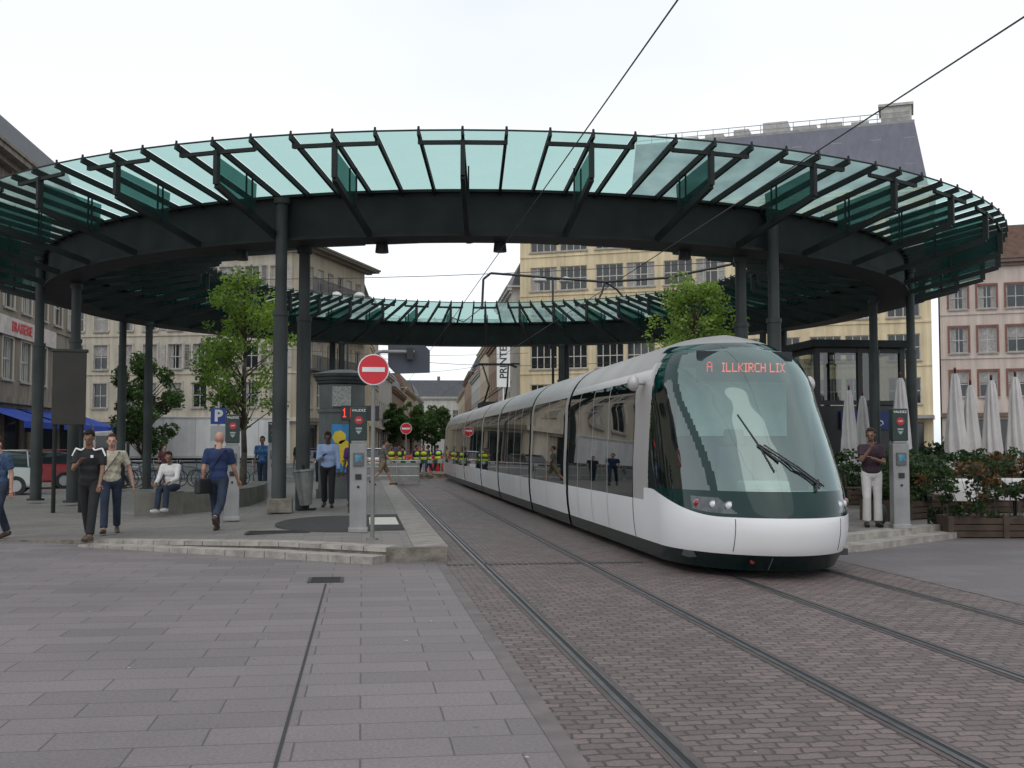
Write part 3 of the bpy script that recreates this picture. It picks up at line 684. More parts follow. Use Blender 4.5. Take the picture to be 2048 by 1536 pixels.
for i,(p,q) in enumerate([((-12,70,10.5),(22,66,8.)),((-9,60,9.6),(5,60,8.0)),((-17,60,13),(10,80,9.5)),((0,72,7.3),(16,66,6.7)),((-8,85,9),(13,88,9.)),((2.,96,8),(12,97,9.)),((-17,58,10),(15.,43,9.))]):
    b=MB(); P0=Vector(p); P1=Vector(q); pts=[P0.lerp(P1,t/8)-Vector((0,0,.4*math.sin(math.pi*t/8))) for t in range(9)]; b.path(pts,.016,5)
    tag(b.obj('span_wire',wm),'thin span wire strung across the square between buildings','overhead wire','span wires over the square')
# ---------------------------------------------------------------- buildings
glassW=M('window_glass_dark',(.018,.022,.026),.06,0,.5,.6,spec=.7); curtain=M('pale_curtain',(.30,.29,.275),.7,0,.25,6)
def winmesh(w,h,nx,ny,fm,variant=0,sill=True,surround=None,fw=.06):
    b=MB(); b.add([(0,.16,0),(w,.16,0),(w,.16,h),(0,.16,h)],[(0,1,2,3)],0)
    for i in range(nx+1):
        x=w*i/nx; b.box(max(0,x-fw/2) if i<nx else w-fw,min(w,x+fw/2) if i else fw,.10,.155,0,h,1)
    for i in range(ny+1):
        z=h*i/ny; b.box(fw,w-fw,.105,.15,max(0,z-fw/2) if i<ny else h-fw,min(h,z+fw/2) if i else fw,1)
    if variant==1: b.box(.05,w*.34,.157,.1595,.05,h-.05,2); b.box(w*.72,w-.05,.157,.1595,.05,h-.05,2)
    if variant==2: b.box(.05,w-.05,.12,.157,h*.55,h-.04,2)
    if variant==3: b.box(.05,w-.05,.12,.157,.04,h-.04,2)
    if sill: b.box(-.1,w+.1,-.12,.1,-.12,-.002,3)
    if surround:
        t=.16; b.box(-t,-.002,-.05,.1,0,h+t,4); b.box(w+.002,w+t,-.05,.1,0,h+t,4); b.box(0,w,-.05,.1,h+.002,h+t,4)
    return b.mesh('window',[glassW,fm,curtain,M('sill_stone',(.30,.28,.25),.8),surround or fm])
def building(name,label,p0,p1,H,depth,wallm,floors,cols,fm,seed=0,nx=2,ny=2,surround=None,cornice=.5,corn_m=None,shop=None,roof=None,balcony=None,group=None,mix=(5,2,2,1),fw=.06,cthick=1.):
    dx,dy=p1[0]-p0[0],p1[1]-p0[1]; W=math.hypot(dx,dy); e=empty(name,label,'building',(p0[0],p0[1],0),math.atan2(dy,dx),group)
    ops=[]; rnd=random.Random(seed)
    for (z0,z1) in floors:
        for (x0,x1) in cols: ops.append((x0,x1,z0,z1))
    if shop:
        x=.5
        while x+3<W: ops.append((x,x+2.7,.35,shop-.6)); x+=3.2
    xs=sorted(set([0,W]+[o[0] for o in ops]+[o[1] for o in ops])); zs=sorted(set([0,H]+[o[2] for o in ops]+[o[3] for o in ops]))
    b=MB()
    for i in range(len(xs)-1):
        for j in range(len(zs)-1):
            cx=(xs[i]+xs[i+1])/2; cz=(zs[j]+zs[j+1])/2
            if any(o[0]<cx<o[1] and o[2]<cz<o[3] for o in ops): continue
            b.add([(xs[i],0,zs[j]),(xs[i+1],0,zs[j]),(xs[i+1],0,zs[j+1]),(xs[i],0,zs[j+1])],[(0,1,2,3)])
    for x0,x1,z0,z1 in ops:
        d=.25; b.add([(x0,0,z0),(x1,0,z0),(x1,0,z1),(x0,0,z1),(x0,d,z0),(x1,d,z0),(x1,d,z1),(x0,d,z1)],[(0,4,5,1),(1,5,6,2),(2,6,7,3),(3,7,4,0)])
    b.add([(0,0,0),(0,0,H),(0,depth,H),(0,depth,0),(W,0,0),(W,0,H),(W,depth,H),(W,depth,0)],[(0,1,2,3),(7,6,5,4),(3,2,6,7),(1,5,6,2)])
    b.obj('wall',wallm,e)
    cache={}
    for (z0,z1) in floors:
        for (x0,x1) in cols:
            v=rnd.choices((0,1,2,3),mix)[0]; key=(round(x1-x0,2),round(z1-z0,2),v)
            if key not in cache: cache[key]=winmesh(x1-x0,z1-z0,nx,ny,fm,v,True,surround,fw)
            o=bpy.data.objects.new('window',cache[key]); COL.objects.link(o); o.parent=e; o.location=(x0,0,z0)
    if shop:
        x=.5; sm=winmesh(2.7,shop-.95,1,1,M('shop_frame',(.06,.06,.06)),0,False)
        while x+3<W:
            o=bpy.data.objects.new('shop_window',sm); COL.objects.link(o); o.parent=e; o.location=(x,0,.35); x+=3.2
        c=MB(); c.box(-.1,W+.1,-.3,-.004,shop-.4,shop-.1); c.obj('shop_cornice',corn_m or wallm,e)
    c=MB(); c.box(-cornice,W+cornice,-cornice,-.004,H-.35*cthick,H-.1); c.box(-cornice*.5,W+cornice*.5,-cornice*.5,-.004,H-.6*cthick,H-.352*cthick)
    c.box(-cornice-.1,W+cornice+.1,-cornice-.1,depth,H-.098,H+.05)
    c.obj('cornice',corn_m or wallm,e)
    for z in [f[0]-.45 for f in floors[1:]]:
        c=MB(); c.box(0,W,-.08,-.003,z,z+.14); c.obj('string_course',wallm,e)
    if roof:
        kind,h2,rm=roof; c=MB(); s=h2*.35
        vs=[(0,0,H+.06),(W,0,H+.06),(W,depth,H+.06),(0,depth,H+.06),(s*.3,s,H+h2),(W-s*.3,s,H+h2),(W-s*.3,depth-s,H+h2),(s*.3,depth-s,H+h2)]
        c.add(vs,[(0,1,5,4),(1,2,6,5),(2,3,7,6),(3,0,4,7),(4,5,6,7)]); c.obj('roof',rm,e)
        x=W*.2
        while x<W-1.5:
            c=MB(); c.box(x,x+.7,depth*.4,depth*.4+1.2,H+h2-.3,H+h2+1.1); c.obj('chimney',M('chimney_brick',(.18,.11,.08),.85,0,.2,3),e); x+=W*.3
    if balcony:
        for z in balcony:
            c=MB(); c.box(.3,W-.3,-.8,-.01,z-.15,z)
            x=.3
            while x<W-.3: c.box(x,x+.03,-.78,-.75,z,z+.95); x+=.14
            c.box(.3,W-.3,-.79,-.74,z+.95,z+1.0); c.obj('balcony',[M('balcony_iron',(.08,.08,.08))],e)
    return e,W
slate=M('slate_roof',(.065,.07,.08),.6,0,.15,1.5,.3,10); tile=M('brown_tile_roof',(.12,.07,.05),.8,0,.3,3,.5,12)
fw_=M('window_frame_white',(.42,.42,.40),.6); fcr=M('window_frame_cream',(.46,.43,.36),.6); fbl=M('window_frame_grey',(.25,.25,.24),.5)
def R_(n,r,g,b,st=.18): return M(n,srgb(r,g,b),.85,0,.10,.5,.2,6,streak=st)
stone1=R_('grey_brown_stone',124,116,104,.3); crm=R_('cream_render',206,190,156); crm2=R_('pale_cream_render',184,176,160)
pinkw=R_('pinkish_white_render',190,176,166); brickr=M('red_sandstone',srgb(122,82,72),.85,0,.2,3)
def cols(W,n,w,m=.8):
    p=(W-2*m)/n; return [(m+p*i+(p-w)/2,m+p*i+(p+w)/2) for i in range(n)]
e1,W1=building('corner_building','grey brown stone corner building with shops and slate roof',(-17.4,44),(-17.0,71),15.6,18,stone1,[(4.9,6.9),(8.4,10.4),(11.9,13.8)],cols(27,9,1.5),fw_,1,surround=crm2,shop=4.1,cornice=.9,roof=('mansard',2.6,slate),mix=(3,2,3,1))
aw=M('blue_awning_fabric',(.01,.05,.34),.8,0,.2,2)
for x in (9,15.5,21.5):
    b=MB(); b.add([(x,-.02,3.5),(x+5.6,-.02,3.5),(x+5.6,-2.2,2.75),(x,-2.2,2.75),(x,-2.2,2.45),(x+5.6,-2.2,2.45)],[(0,1,2,3),(3,2,5,4)]); b.obj('awning',aw,e1)
b=MB(); b.box(11,21,-.22,-.12,7.0,7.9); b.obj('sign_board',M('sign_cream',(.45,.41,.38)),e1)
text('BRASSERIE  CAFE',.7,(16,-.24,7.45),red,e1,'sign_letters',bold=.015)
e2,W2=building('apartment_building','cream apartment building with white shutters and tall windows',(-28,93.5),(-4.7,86.4),17.0,14,crm2,[(4.6,6.5),(7.6,9.5),(10.6,12.5),(13.6,15.4)],cols(24.3,11,1.15),fw_,2,surround=M('pale_stone_trim',(.43,.40,.34),.85),shop=3.9,cornice=.8,mix=(4,2,2,1))
e3,W3=building('street_corner_building','grey beige apartment house with balconies and deep cornice',(-4.6,86.3),(.1,98.3),17.0,10,R_('grey_beige_render',160,150,132),[(4.6,6.6),(7.6,9.7),(10.6,12.7),(13.6,15.5)],cols(12.9,6,1.1,.5),fw_,3,shop=3.9,cornice=1.0,corn_m=R_('brown_grey_cornice',112,104,94),balcony=[7.55,10.55,13.55],cthick=.7)
shm=M('shutter_pale_grey',(.38,.36,.33),.7)
for z0 in (7.6,10.6,13.6):
    for (x0,x1) in cols(24.3,11,1.15)[6:]:
        for s in (-1,1):
            b=MB(); xa=(x0-.18-.5) if s<0 else x1+.18; b.box(xa,xa+.46,-.06,-.01,z0,z0+1.85)
            for k in range(8): b.box(xa+.05,xa+.41,-.075,-.061,z0+.1+k*.21,z0+.1+k*.21+.08)
            b.obj('shutter',shm,e2)
dc=[]
for i in range(11):
    x=.8+i*2.86+(.12 if i%2==0 else -.12); dc.append((x,x+2.35))
e4,W4=building('department_store','large cream department store with wide windows and slate mansard roof',(13.2,94.1),(42.3,79.2),21.2,22,crm,[(4.8,6.8),(8.1,10.1),(11.4,13.4),(14.7,16.7),(18,19.9)],dc,fcr,4,nx=4,ny=2,shop=4.0,cornice=.5,mix=(10,1,1,0),fw=.07,corn_m=R_('cream_trim',208,194,164))
b=MB(); b.add([(9.5,.3,21.3),(W4,.3,21.3),(W4-.9,2.6,27.0),(9.5,2.6,27.0),(9.5,20,21.3),(W4,20,21.3),(W4-.9,20,27.0),(9.5,20,27.0)],[(0,1,2,3),(1,5,6,2),(5,4,7,6),(4,0,3,7),(3,2,6,7)]); b.obj('mansard_roof',M('blue_grey_slate_roof',(.12,.125,.155),.6,0,.1,.4,.3,8,streak=.12),e4)
rnd=random.Random(4)
for x in (13.2,15.2,17.6,20,22.4,24.6,27,):
    b=MB(); b.box(x,x+rnd.uniform(1.2,2.1),3.6,6,27.0,27.0+rnd.uniform(.6,1.5)); b.obj('roof_plant',M('roof_plant_grey',(.42,.41,.38),.7),e4,bevel=.04)
b=MB(); b.box(29.3,31.6,3,6,27.0,28.5); b.box(29.1,31.75,2.8,6.1,28.5,28.7); b.obj('roof_housing',M('roof_plant_grey',(.42,.41,.38),.7),e4)
b=MB(); b.box(9.5,31.8,2.62,2.75,27.0,27.2)
x=9.5
while x<31.5: b.box(x,x+.05,2.8,2.85,27.0,27.9); x+=1.3
for z in (27.5,27.9): b.box(9.5,31.5,2.8,2.85,z,z+.05)
b.obj('roof_railing',fbl,e4)
for x in (22.5,25.5,28.5,31):
    for z in (23.0,25.3):
        b=MB(); b.box(x,x+.8,.9+(z-21.3)*.40-.45,.9+(z-21.3)*.40,z,z+.4); b.obj('skylight',fbl,e4)
b=MB(); b.box(19,32.7,-2.6,-.35,3.65,3.9); b.obj('entrance_canopy',fbl,e4)
pe=empty('store_sign','white vertical department store sign on the street corner','sign',(11.75,94.0,0))
b=MB(); b.box(-.55,.55,-.2,.2,6.6,12.2); b.obj('sign_panel',white,pe); b=MB(); b.box(.55,1.4,-.05,.05,8.5,8.65); b.box(.55,1.4,-.05,.05,11.5,11.65); b.obj('sign_bracket',steel,pe)
text('PRINTEMPS',.84,(0,-.22,9.4),M('sign_black',(.03,.03,.03)),pe,'sign_letters',rot=(90,-90,0),bold=.015)
b=MB(); b.box(-.05,.05,-.05,.05,0,6.6); b.obj('sign_post',white,pe)
e5,W5=building('town_house','pinkish white town house with red sandstone window surrounds',(43.2,79.6),(56,72.8),15.6,14,pinkw,[(5.3,7.2),(8.6,10.5),(11.9,13.6)],cols(14.5,7,1.25,.3),fw_,5,surround=brickr,shop=4.2,cornice=.5,corn_m=M('brown_cornice',(.15,.1,.08)),roof=('mansard',2.6,tile),mix=(2,4,3,1))
for x in (3,8):
    b=MB(); b.prism([(x,.2),(x+1.4,.2),(x+1.4,1.8),(x,1.8)],15.6,17.4); b.add([(x-.2,0,17.4),(x+1.6,0,17.4),(x+.7,0,18.3),(x-.2,1.8,17.4),(x+1.6,1.8,17.4),(x+.7,1.8,18.3)],[(0,1,2),(3,5,4),(0,2,5,3),(1,4,5,2)]); b.obj('dormer',tile,e5)
def srow(pts,Hs,colors,names,seed,flip=False):
    for i in range(len(pts)-1):
        p,q=pts[i],pts[i+1]
        if flip: p,q=q,p
        W=math.dist(p,q); H=Hs[i]; fl=[]; z=4.6
        while z+2.2<H-.8: fl.append((z,z+1.8)); z+=3.1
        building('street_house',names[i%len(names)],p,q,H,10,colors[i%len(colors)],fl,cols(W,max(3,int(W/3)),1.2),fw_,seed+i,shop=3.8,cornice=.4,roof=('mansard',2.2,(slate,tile)[i%2]),group='houses along the street')
c_a=R_('beige_render',190,176,152); c_b=R_('brown_render',150,124,104); c_c=R_('grey_white_render',190,188,182)
nmz=['pale grey street house with slate roof','brownish street house with tiled roof','beige street house with shops and tall windows']
srow([(12.8,96.5),(13.5,112),(14.3,128),(15.2,146),(16.4,170),(18.5,205),(21.5,255)],[15.5,12.5,13.5,11.5,13,12],[c_c,c_b,c_a],nmz,20,True)
srow([(.6,99.5),(1.6,118),(3.6,140),(6.2,170),(9.5,205),(12.5,240)],[14.5,10,9,10.5,11],[c_a,c_c,c_b],nmz,40,False)
building('terminal_building','long pale building with slate mansard roof closing the street',(-8,262),(42,258),13.0,12,c_c,[(4.5,6.5),(8,10)],cols(50,16,1.5),fw_,60,cornice=.6,roof=('mansard',4,slate))
# ---------------------------------------------------------------- trees
bark=M('grey_brown_bark',(.08,.065,.05),.9,0,.3,8,.6,20)
def leafm(name,c):
    m=M(name,c,.55,0,.35,2); nt=m.node_tree; b=nt.nodes['Principled BSDF']; o=[n for n in nt.nodes if n.type=='OUTPUT_MATERIAL'][0]
    t=nt.nodes.new('ShaderNodeBsdfTranslucent'); t.inputs['Color'].default_value=(min(1,c[0]*1.8),min(1,c[1]*1.8),c[2]*1.2,1); mx=nt.nodes.new('ShaderNodeMixShader'); mx.inputs[0].default_value=.4
    nt.links.new(b.outputs[0],mx.inputs[1]); nt.links.new(t.outputs[0],mx.inputs[2]); nt.links.new(mx.outputs[0],o.inputs[0]); return m
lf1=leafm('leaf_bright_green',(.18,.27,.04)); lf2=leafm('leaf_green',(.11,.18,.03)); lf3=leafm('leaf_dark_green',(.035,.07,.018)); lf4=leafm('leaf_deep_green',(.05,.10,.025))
def leafblob(b,c,r,n,size,rnd,mi):
    for _ in range(n):
        while True:
            p=Vector((rnd.uniform(-1,1),rnd.uniform(-1,1),rnd.uniform(-1,1)))
            if p.length<1: break
        p=Vector((c[0]+p.x*r,c[1]+p.y*r,c[2]+p.z*r*.8)); s=size*rnd.uniform(.6,1.3)
        u=Vector((rnd.gauss(0,1),rnd.gauss(0,1),rnd.gauss(0,.7))).normalized(); w=u.cross(Vector((rnd.gauss(0,1),rnd.gauss(0,1),rnd.gauss(0,1)))).normalized()
        b.add([p-u*s*.6,p+w*s*.38,p+u*s*.6,p-w*s*.38],[(0,1,2,3)],rnd.choice(mi))
def tree(label,loc,trunk_h,top,rad,seed,clumps=60,per=130,size=.11,mats=(lf1,lf2,lf4),group=None,tr=.09):
    rnd=random.Random(seed); e=empty('tree',label,'tree',loc,0,group); t=MB()
    zc=(trunk_h+top)/2; rz=(top-trunk_h)/2
    pts=[(0,0,0),(.04,0,trunk_h*.6),(0,.03,trunk_h),(.03,-.03,zc),(0,0,top-.3)]; rs=[tr*1.3,tr,tr*.85,tr*.5,tr*.15]
    for i in range(4): t.tube(pts[i],pts[i+1],rs[i],rs[i+1],10)
    cr=MB()
    for k in range(clumps):
        while True:
            p=Vector((rnd.uniform(-1,1),rnd.uniform(-1,1),rnd.uniform(-1,1)))
            if .3<p.length<1: break
        tap=1-.35*max(0,p.z)
        c=Vector((p.x*rad*tap,p.y*rad*tap,zc+p.z*rz)); r=rnd.uniform(.12,.30)*rad
        if rnd.random()<.6:
            z0=max(trunk_h*.9,c.z-rad*.7); t.tube((0,0,z0),c,tr*.28,tr*.06,5)
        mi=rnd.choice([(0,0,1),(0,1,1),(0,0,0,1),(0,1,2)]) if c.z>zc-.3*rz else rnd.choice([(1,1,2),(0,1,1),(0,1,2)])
        leafblob(cr,c,r,int(per*(r/(.24*rad))**2),size,rnd,mi)
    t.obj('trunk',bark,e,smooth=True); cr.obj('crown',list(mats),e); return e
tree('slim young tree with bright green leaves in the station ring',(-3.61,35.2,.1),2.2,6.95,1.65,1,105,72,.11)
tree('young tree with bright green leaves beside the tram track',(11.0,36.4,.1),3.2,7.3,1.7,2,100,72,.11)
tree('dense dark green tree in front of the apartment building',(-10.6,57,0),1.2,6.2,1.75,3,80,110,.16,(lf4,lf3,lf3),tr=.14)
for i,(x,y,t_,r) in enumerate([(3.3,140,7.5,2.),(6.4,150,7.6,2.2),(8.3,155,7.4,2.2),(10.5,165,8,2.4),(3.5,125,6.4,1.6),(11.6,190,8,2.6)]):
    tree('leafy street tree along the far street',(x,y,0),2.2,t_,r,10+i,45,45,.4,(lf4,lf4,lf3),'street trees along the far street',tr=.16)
# ---------------------------------------------------------------- street furniture
def no_entry(label,loc,zc,r=.23,extra=False,rot=0):
    e=empty('road_sign',label,'road sign',loc,rot)
    b=MB(); top=zc+(.20 if extra else .1); b.tube((0,0,0),(0,0,top),.032,.032,12); b.tube((0,0,0),(0,0,.03),.09,.09,12)
    if extra: b.path([(0,0,top),(.05,0,top+.06),(.12,0,top+.08),(.62,0,top+.08)],.028,8)
    b.obj('post',M('galvanised_grey',(.20,.20,.19),.5,.3),e)
    b=MB(); b.tube((0,-.075,zc),(0,-.045,zc),r,r,48,0); b.obj('sign_disc',M('sign_white',(.72,.72,.72),.4),e)
    b=MB(); b.tube((0,-.082,zc),(0,-.0755,zc),r*.93,r*.93,48,0); b.obj('red_face',M('sign_red',(.55,.012,.022),.35,0,.06),e)
    b=MB(); b.box(-r*.72,r*.72,-.089,-.0825,zc-r*.15,zc+r*.15); b.obj('white_bar',M('sign_white',(.72,.72,.72),.4),e)
    if extra:
        b=MB(); poly=[(-.3,.22),(-.3,-.1),(-.18,-.22),(.34,-.2),(.34,.14),(.26,.22)]
        vs=[(x,.03,z) for x,z in poly]+[(x,.06,z) for x,z in poly]; n=len(poly); b.add(vs,[tuple(range(n)),tuple(range(n,2*n))[::-1]]+[(k,n+k,n+(k+1)%n,(k+1)%n) for k in range(n)]); b.obj('sign_back',M('blue_grey_sign_back',(.045,.052,.07),.6),e,(.52,.06,top-.03))
        b=MB(); b.box(.5,.6,-.05,.06,top-.04,top+.14); b.obj('clamp',black,e)
    return e
no_entry('round red no entry sign on a tall grey post',(.16,17.15,.2),2.56,.235,True)
no_entry('round red no entry sign at the roadworks',(2.3,60,0),2.55,.3)
def validator(label,loc,rot=0):
    e=empty('ticket_validator',label,'ticket machine',loc,rot,'ticket validators on the platforms')
    b=MB(); b.box(-.14,.14,-.1,.1,0,1.45); b.box(-.16,.16,-.12,.12,0,.08); b.box(-.12,.12,-.08,.08,1.45,1.5); b.obj('body',M('validator_grey_metal',(.27,.27,.265),.45,.3,.15,3,streak=.2),e,bevel=.012)
    b=MB(); b.box(-.135,.135,-.09,.09,1.5,2.05); b.obj('sign_head',M('validator_dark_green',(.012,.03,.027),.4),e,bevel=.01)
    text('VALIDEZ',.058,(0,-.095,1.99),white,e,'sign_letters')
    b=MB(); b.tube((0,-.10,1.83),(0,-.091,1.83),.068,.068,24); b.obj('red_disc',M('validator_red',(.35,.02,.03)),e)
    text('OFF',.045,(0,-.103,1.83),white,e,'sign_letters')
    b=MB(); b.box(-.05,.05,-.096,-.091,1.68,1.71); b.add([(-.05,-.093,1.66),(.05,-.093,1.66),(0,-.093,1.60)],[(0,2,1)]); b.obj('arrow_mark',M('arrow_pale',(.30,.33,.32)),e)
    b=MB(); b.box(-.085,.085,-.135,-.101,1.08,1.3); b.obj('screen_housing',M('validator_dark_grey',(.10,.10,.10),.4),e,bevel=.008)
    b=MB(); b.box(-.055,.055,-.139,-.1355,1.15,1.26); b.obj('screen',M('screen_blue',(.06,.22,.32),.2,0,.5,14),e)
    b=MB(); b.box(-.05,.05,-.115,-.101,.86,.95); b.obj('ticket_slot',black,e)
    b=MB(); b.tube((0,-.112,.74),(0,-.1,.74),.022,.022,12); b.obj('lock',black,e)
    return e
v=validator('tall grey ticket validator post with green sign head',(-.06,18.7,.2))
for p,r in (((-2.5,22.4,.17),.15),((-2.32,30.2,.2),.1),((9.13,18.3,.2),-.1)): dup(v,p,r)
e=empty('departure_display','black departure display with red illuminated text','display',(-.05,24.2,.2))
b=MB(); b.tube((-.2,0,0),(-.2,0,2.0),.04,.04,10); b.obj('post',steel2,e); b=MB(); b.box(-.40,.40,-.08,.08,1.95,2.27); b.obj('housing',black,e,bevel=.01)
dots('1 MIN',-.36,-.082,2.02,.022,MATS['red_led'],e,'display_letters')
e=empty('ticket_kiosk','octagonal grey station kiosk with flared roof and posters','kiosk',(-.55,31.3,.2))
km=M('kiosk_grey',(.11,.12,.115),.5,.2,.2,2,streak=.2)
b=MB(); b.lathe([(.0,0),(.74,0),(.74,.25),(.68,.25),(.68,2.3),(.72,2.32),(.72,2.42),(.66,2.44),(.66,3.1),(.0,3.1)],8); b.obj('body',km,e,rot=D2R(22.5))
b=MB(); b.lathe([(.66,3.08),(.74,3.12),(.74,3.18),(.80,3.2),(.80,3.28),(.86,3.3),(.86,3.38),(.3,3.5),(.0,3.5)],8); b.obj('roof',steel2,e,rot=D2R(22.5))
b=MB(); b.box(-.26,.24,-.72,-.64,2.48,3.02); b.obj('notice_board',M('notice_grey',(.32,.32,.30),.7,0,.4,30),e)
b=MB(); b.box(-.27,.25,-.72,-.64,.7,2.0,0); b.obj('poster',M('poster_blue',(.03,.22,.48),.4,0,.3,3),e)
b=MB()
for (x,z,r) in ((-.06,1.65,.19),(.06,1.42,.17),(-.05,1.12,.18),(.1,.95,.1)): b.tube((x,-.732,z),(x,-.721,z),r,r*.9,7)
b.obj('poster_shape',M('poster_yellow',(.70,.50,.03),.4,0,.1),e)
e=empty('billboard','dark framed billboard on two posts, seen from behind','billboard',(-7.0,28.2,.02),D2R(10))
for x in (-.3,.3):
    b=MB(); b.tube((x,0,0),(x,0,2.3),.05,.05,8); b.obj('post',steel,e)
b=MB(); b.box(-.38,.38,-.08,.08,2.1,3.85); b.box(-.42,.42,-.1,.1,3.85,3.92); b.obj('panel',M('billboard_back',(.025,.022,.018),.6),e,bevel=.01)
e=empty('parking_sign','blue square parking sign with white letter P on a post','road sign',(-4.15,33.6,.15))
b=MB(); b.tube((0,0,0),(0,0,2.75),.035,.035,8); b.obj('post',chrome,e); b=MB(); b.box(-.22,.22,-.06,-.03,2.1,2.56); b.obj('sign_panel',M('sign_blue',(.01,.04,.28),.4),e)
text('P',.45,(0,-.065,2.33),M('sign_white',(.72,.72,.72)),e,'sign_letters',bold=.02); b=MB(); b.box(-.22,.22,-.06,-.03,1.6,2.05); b.obj('information_panel',grey,e)
e=empty('litter_bin','conical metal litter bin tilted on its stand','bin',(-1.2,25.1,.2)); e.rotation_euler[1]=-.09
b=MB(); b.lathe([(.0,.12),(.13,.12),(.15,.28),(.23,.84),(.25,.86),(.25,.90),(.21,.90),(.19,.8),(.0,.78)],18); b.obj('bucket',M('bin_metal',(.24,.25,.24),.45,.5,.2,6),e)
b=MB(); b.box(-.03,.03,.2,.26,0,1.0); b.box(-.2,.2,.05,.35,0,.03); b.obj('stand',steel,e)
b=MB(); b.box(-.26,.26,-.2,.2,0,.3); tag(b.obj('concrete_block',conc,None,(-1.72,24.4,.2),bevel=.02),'small concrete foot block beside the canopy column','block')
pts=[(-5.0,25.95),(-4.0,26.05),(-3.2,26.9),(-2.75,28.5),(-2.6,31),(-2.75,34)]
b=MB()
for (x0,y0),(x1,y1) in zip(pts,pts[1:]):
    d=Vector((x1-x0,y1-y0)).normalized(); nrm=Vector((-d.y,d.x))
    b.prism([(x0,y0),(x1+d.x*.04,y1+d.y*.04),(x1+nrm.x*.45+d.x*.04,y1+nrm.y*.45),(x0+nrm.x*.45,y0+nrm.y*.45)],.02,.58)
tag(b.obj('stone_bench',M('bench_stone',srgb(108,106,98),.85,0,.25,2,.4,20,streak=.2)),'low curved grey stone bench wall inside the station ring','bench')
def lamp(loc,h,label):
    e=empty('street_lamp',label,'street lamp',loc,0,'street lamps on the square')
    b=MB(); b.tube((0,0,0),(0,0,h),.09,.05,10); b.path([(-.7,0,h),(.7,0,h)],.035,8); b.obj('post',steel2,e)
    for s in (-1,1):
        b=MB(); b.lathe([(.0,.28),(.2,.22),(.34,.08),(.36,0),(.3,-.05),(.0,-.12)],18); b.obj('lamp_head',M('lamp_head_pale',(.5,.5,.47),.4),e,(s*.7,0,h-.1),smooth=True)
    return e
l1=lamp((-.95,70,0),11.,'tall street lamp with two round pale heads'); dup(l1,(8.6,50.5,0)).scale=(.85,.85,.84)
def bicycle(loc,rot):
    e=empty('bicycle','parked bicycle leaning in a row by the railing','bicycle',loc,rot,'bicycles parked in a row')
    for x in (-.5,.5):
        b=MB()
        for k in range(20):
            a0=2*math.pi*k/20; a1=2*math.pi*(k+1)/20; b.tube((x+.32*math.cos(a0),0,.34+.32*math.sin(a0)),(x+.32*math.cos(a1),0,.34+.32*math.sin(a1)),.018,.018,6)
            if k%4==0: b.tube((x,0,.34),(x+.32*math.cos(a0),0,.34+.32*math.sin(a0)),.004,.004,4)
        b.obj('wheel',rubber,e)
    b=MB(); b.path([(-.5,0,.34),(-.05,0,.3),(.38,0,.75),(-.15,0,.8),(-.05,0,.3)],.018,6); b.path([(-.5,0,.34),(-.15,0,.8),(-.18,0,.9)],.014,6); b.path([(.5,0,.34),(.38,0,.75),(.35,0,.98)],.018,6); b.obj('frame',M('bike_blue',(.05,.08,.15),.3),e)
    b=MB(); b.path([(.35,-.25,1.0),(.35,.25,1.0)],.015,6); b.obj('handlebar',black,e); b=MB(); b.sph((-.2,0,.93),(.13,.07,.04),10); b.obj('saddle',black,e)
    return e
bk=bicycle((-9.6,43.5,.02),.5)
for i in range(7): dup(bk,(-8.9+i*.75,43.6+i*.25,.05),.3+.25*math.sin(i*2.))
for i in range(7):
    b=MB()
    for z in (.35,.75,1.0): b.tube((0,0,z),(1.9,0,z),.02,.02,6)
    for x in (0,.95,1.9): b.tube((x,0,0),(x,0,1.05),.025,.025,6)
    b.box(.05,1.85,-.01,.01,.15,.9,1)
    tag(b.obj('railing_panel',[chrome,M('railing_grey_panel',(.25,.25,.24))],None,(-11.5+i*2,48.2,0)),'grey metal railing panel along the square','railing','railing panels along the square')
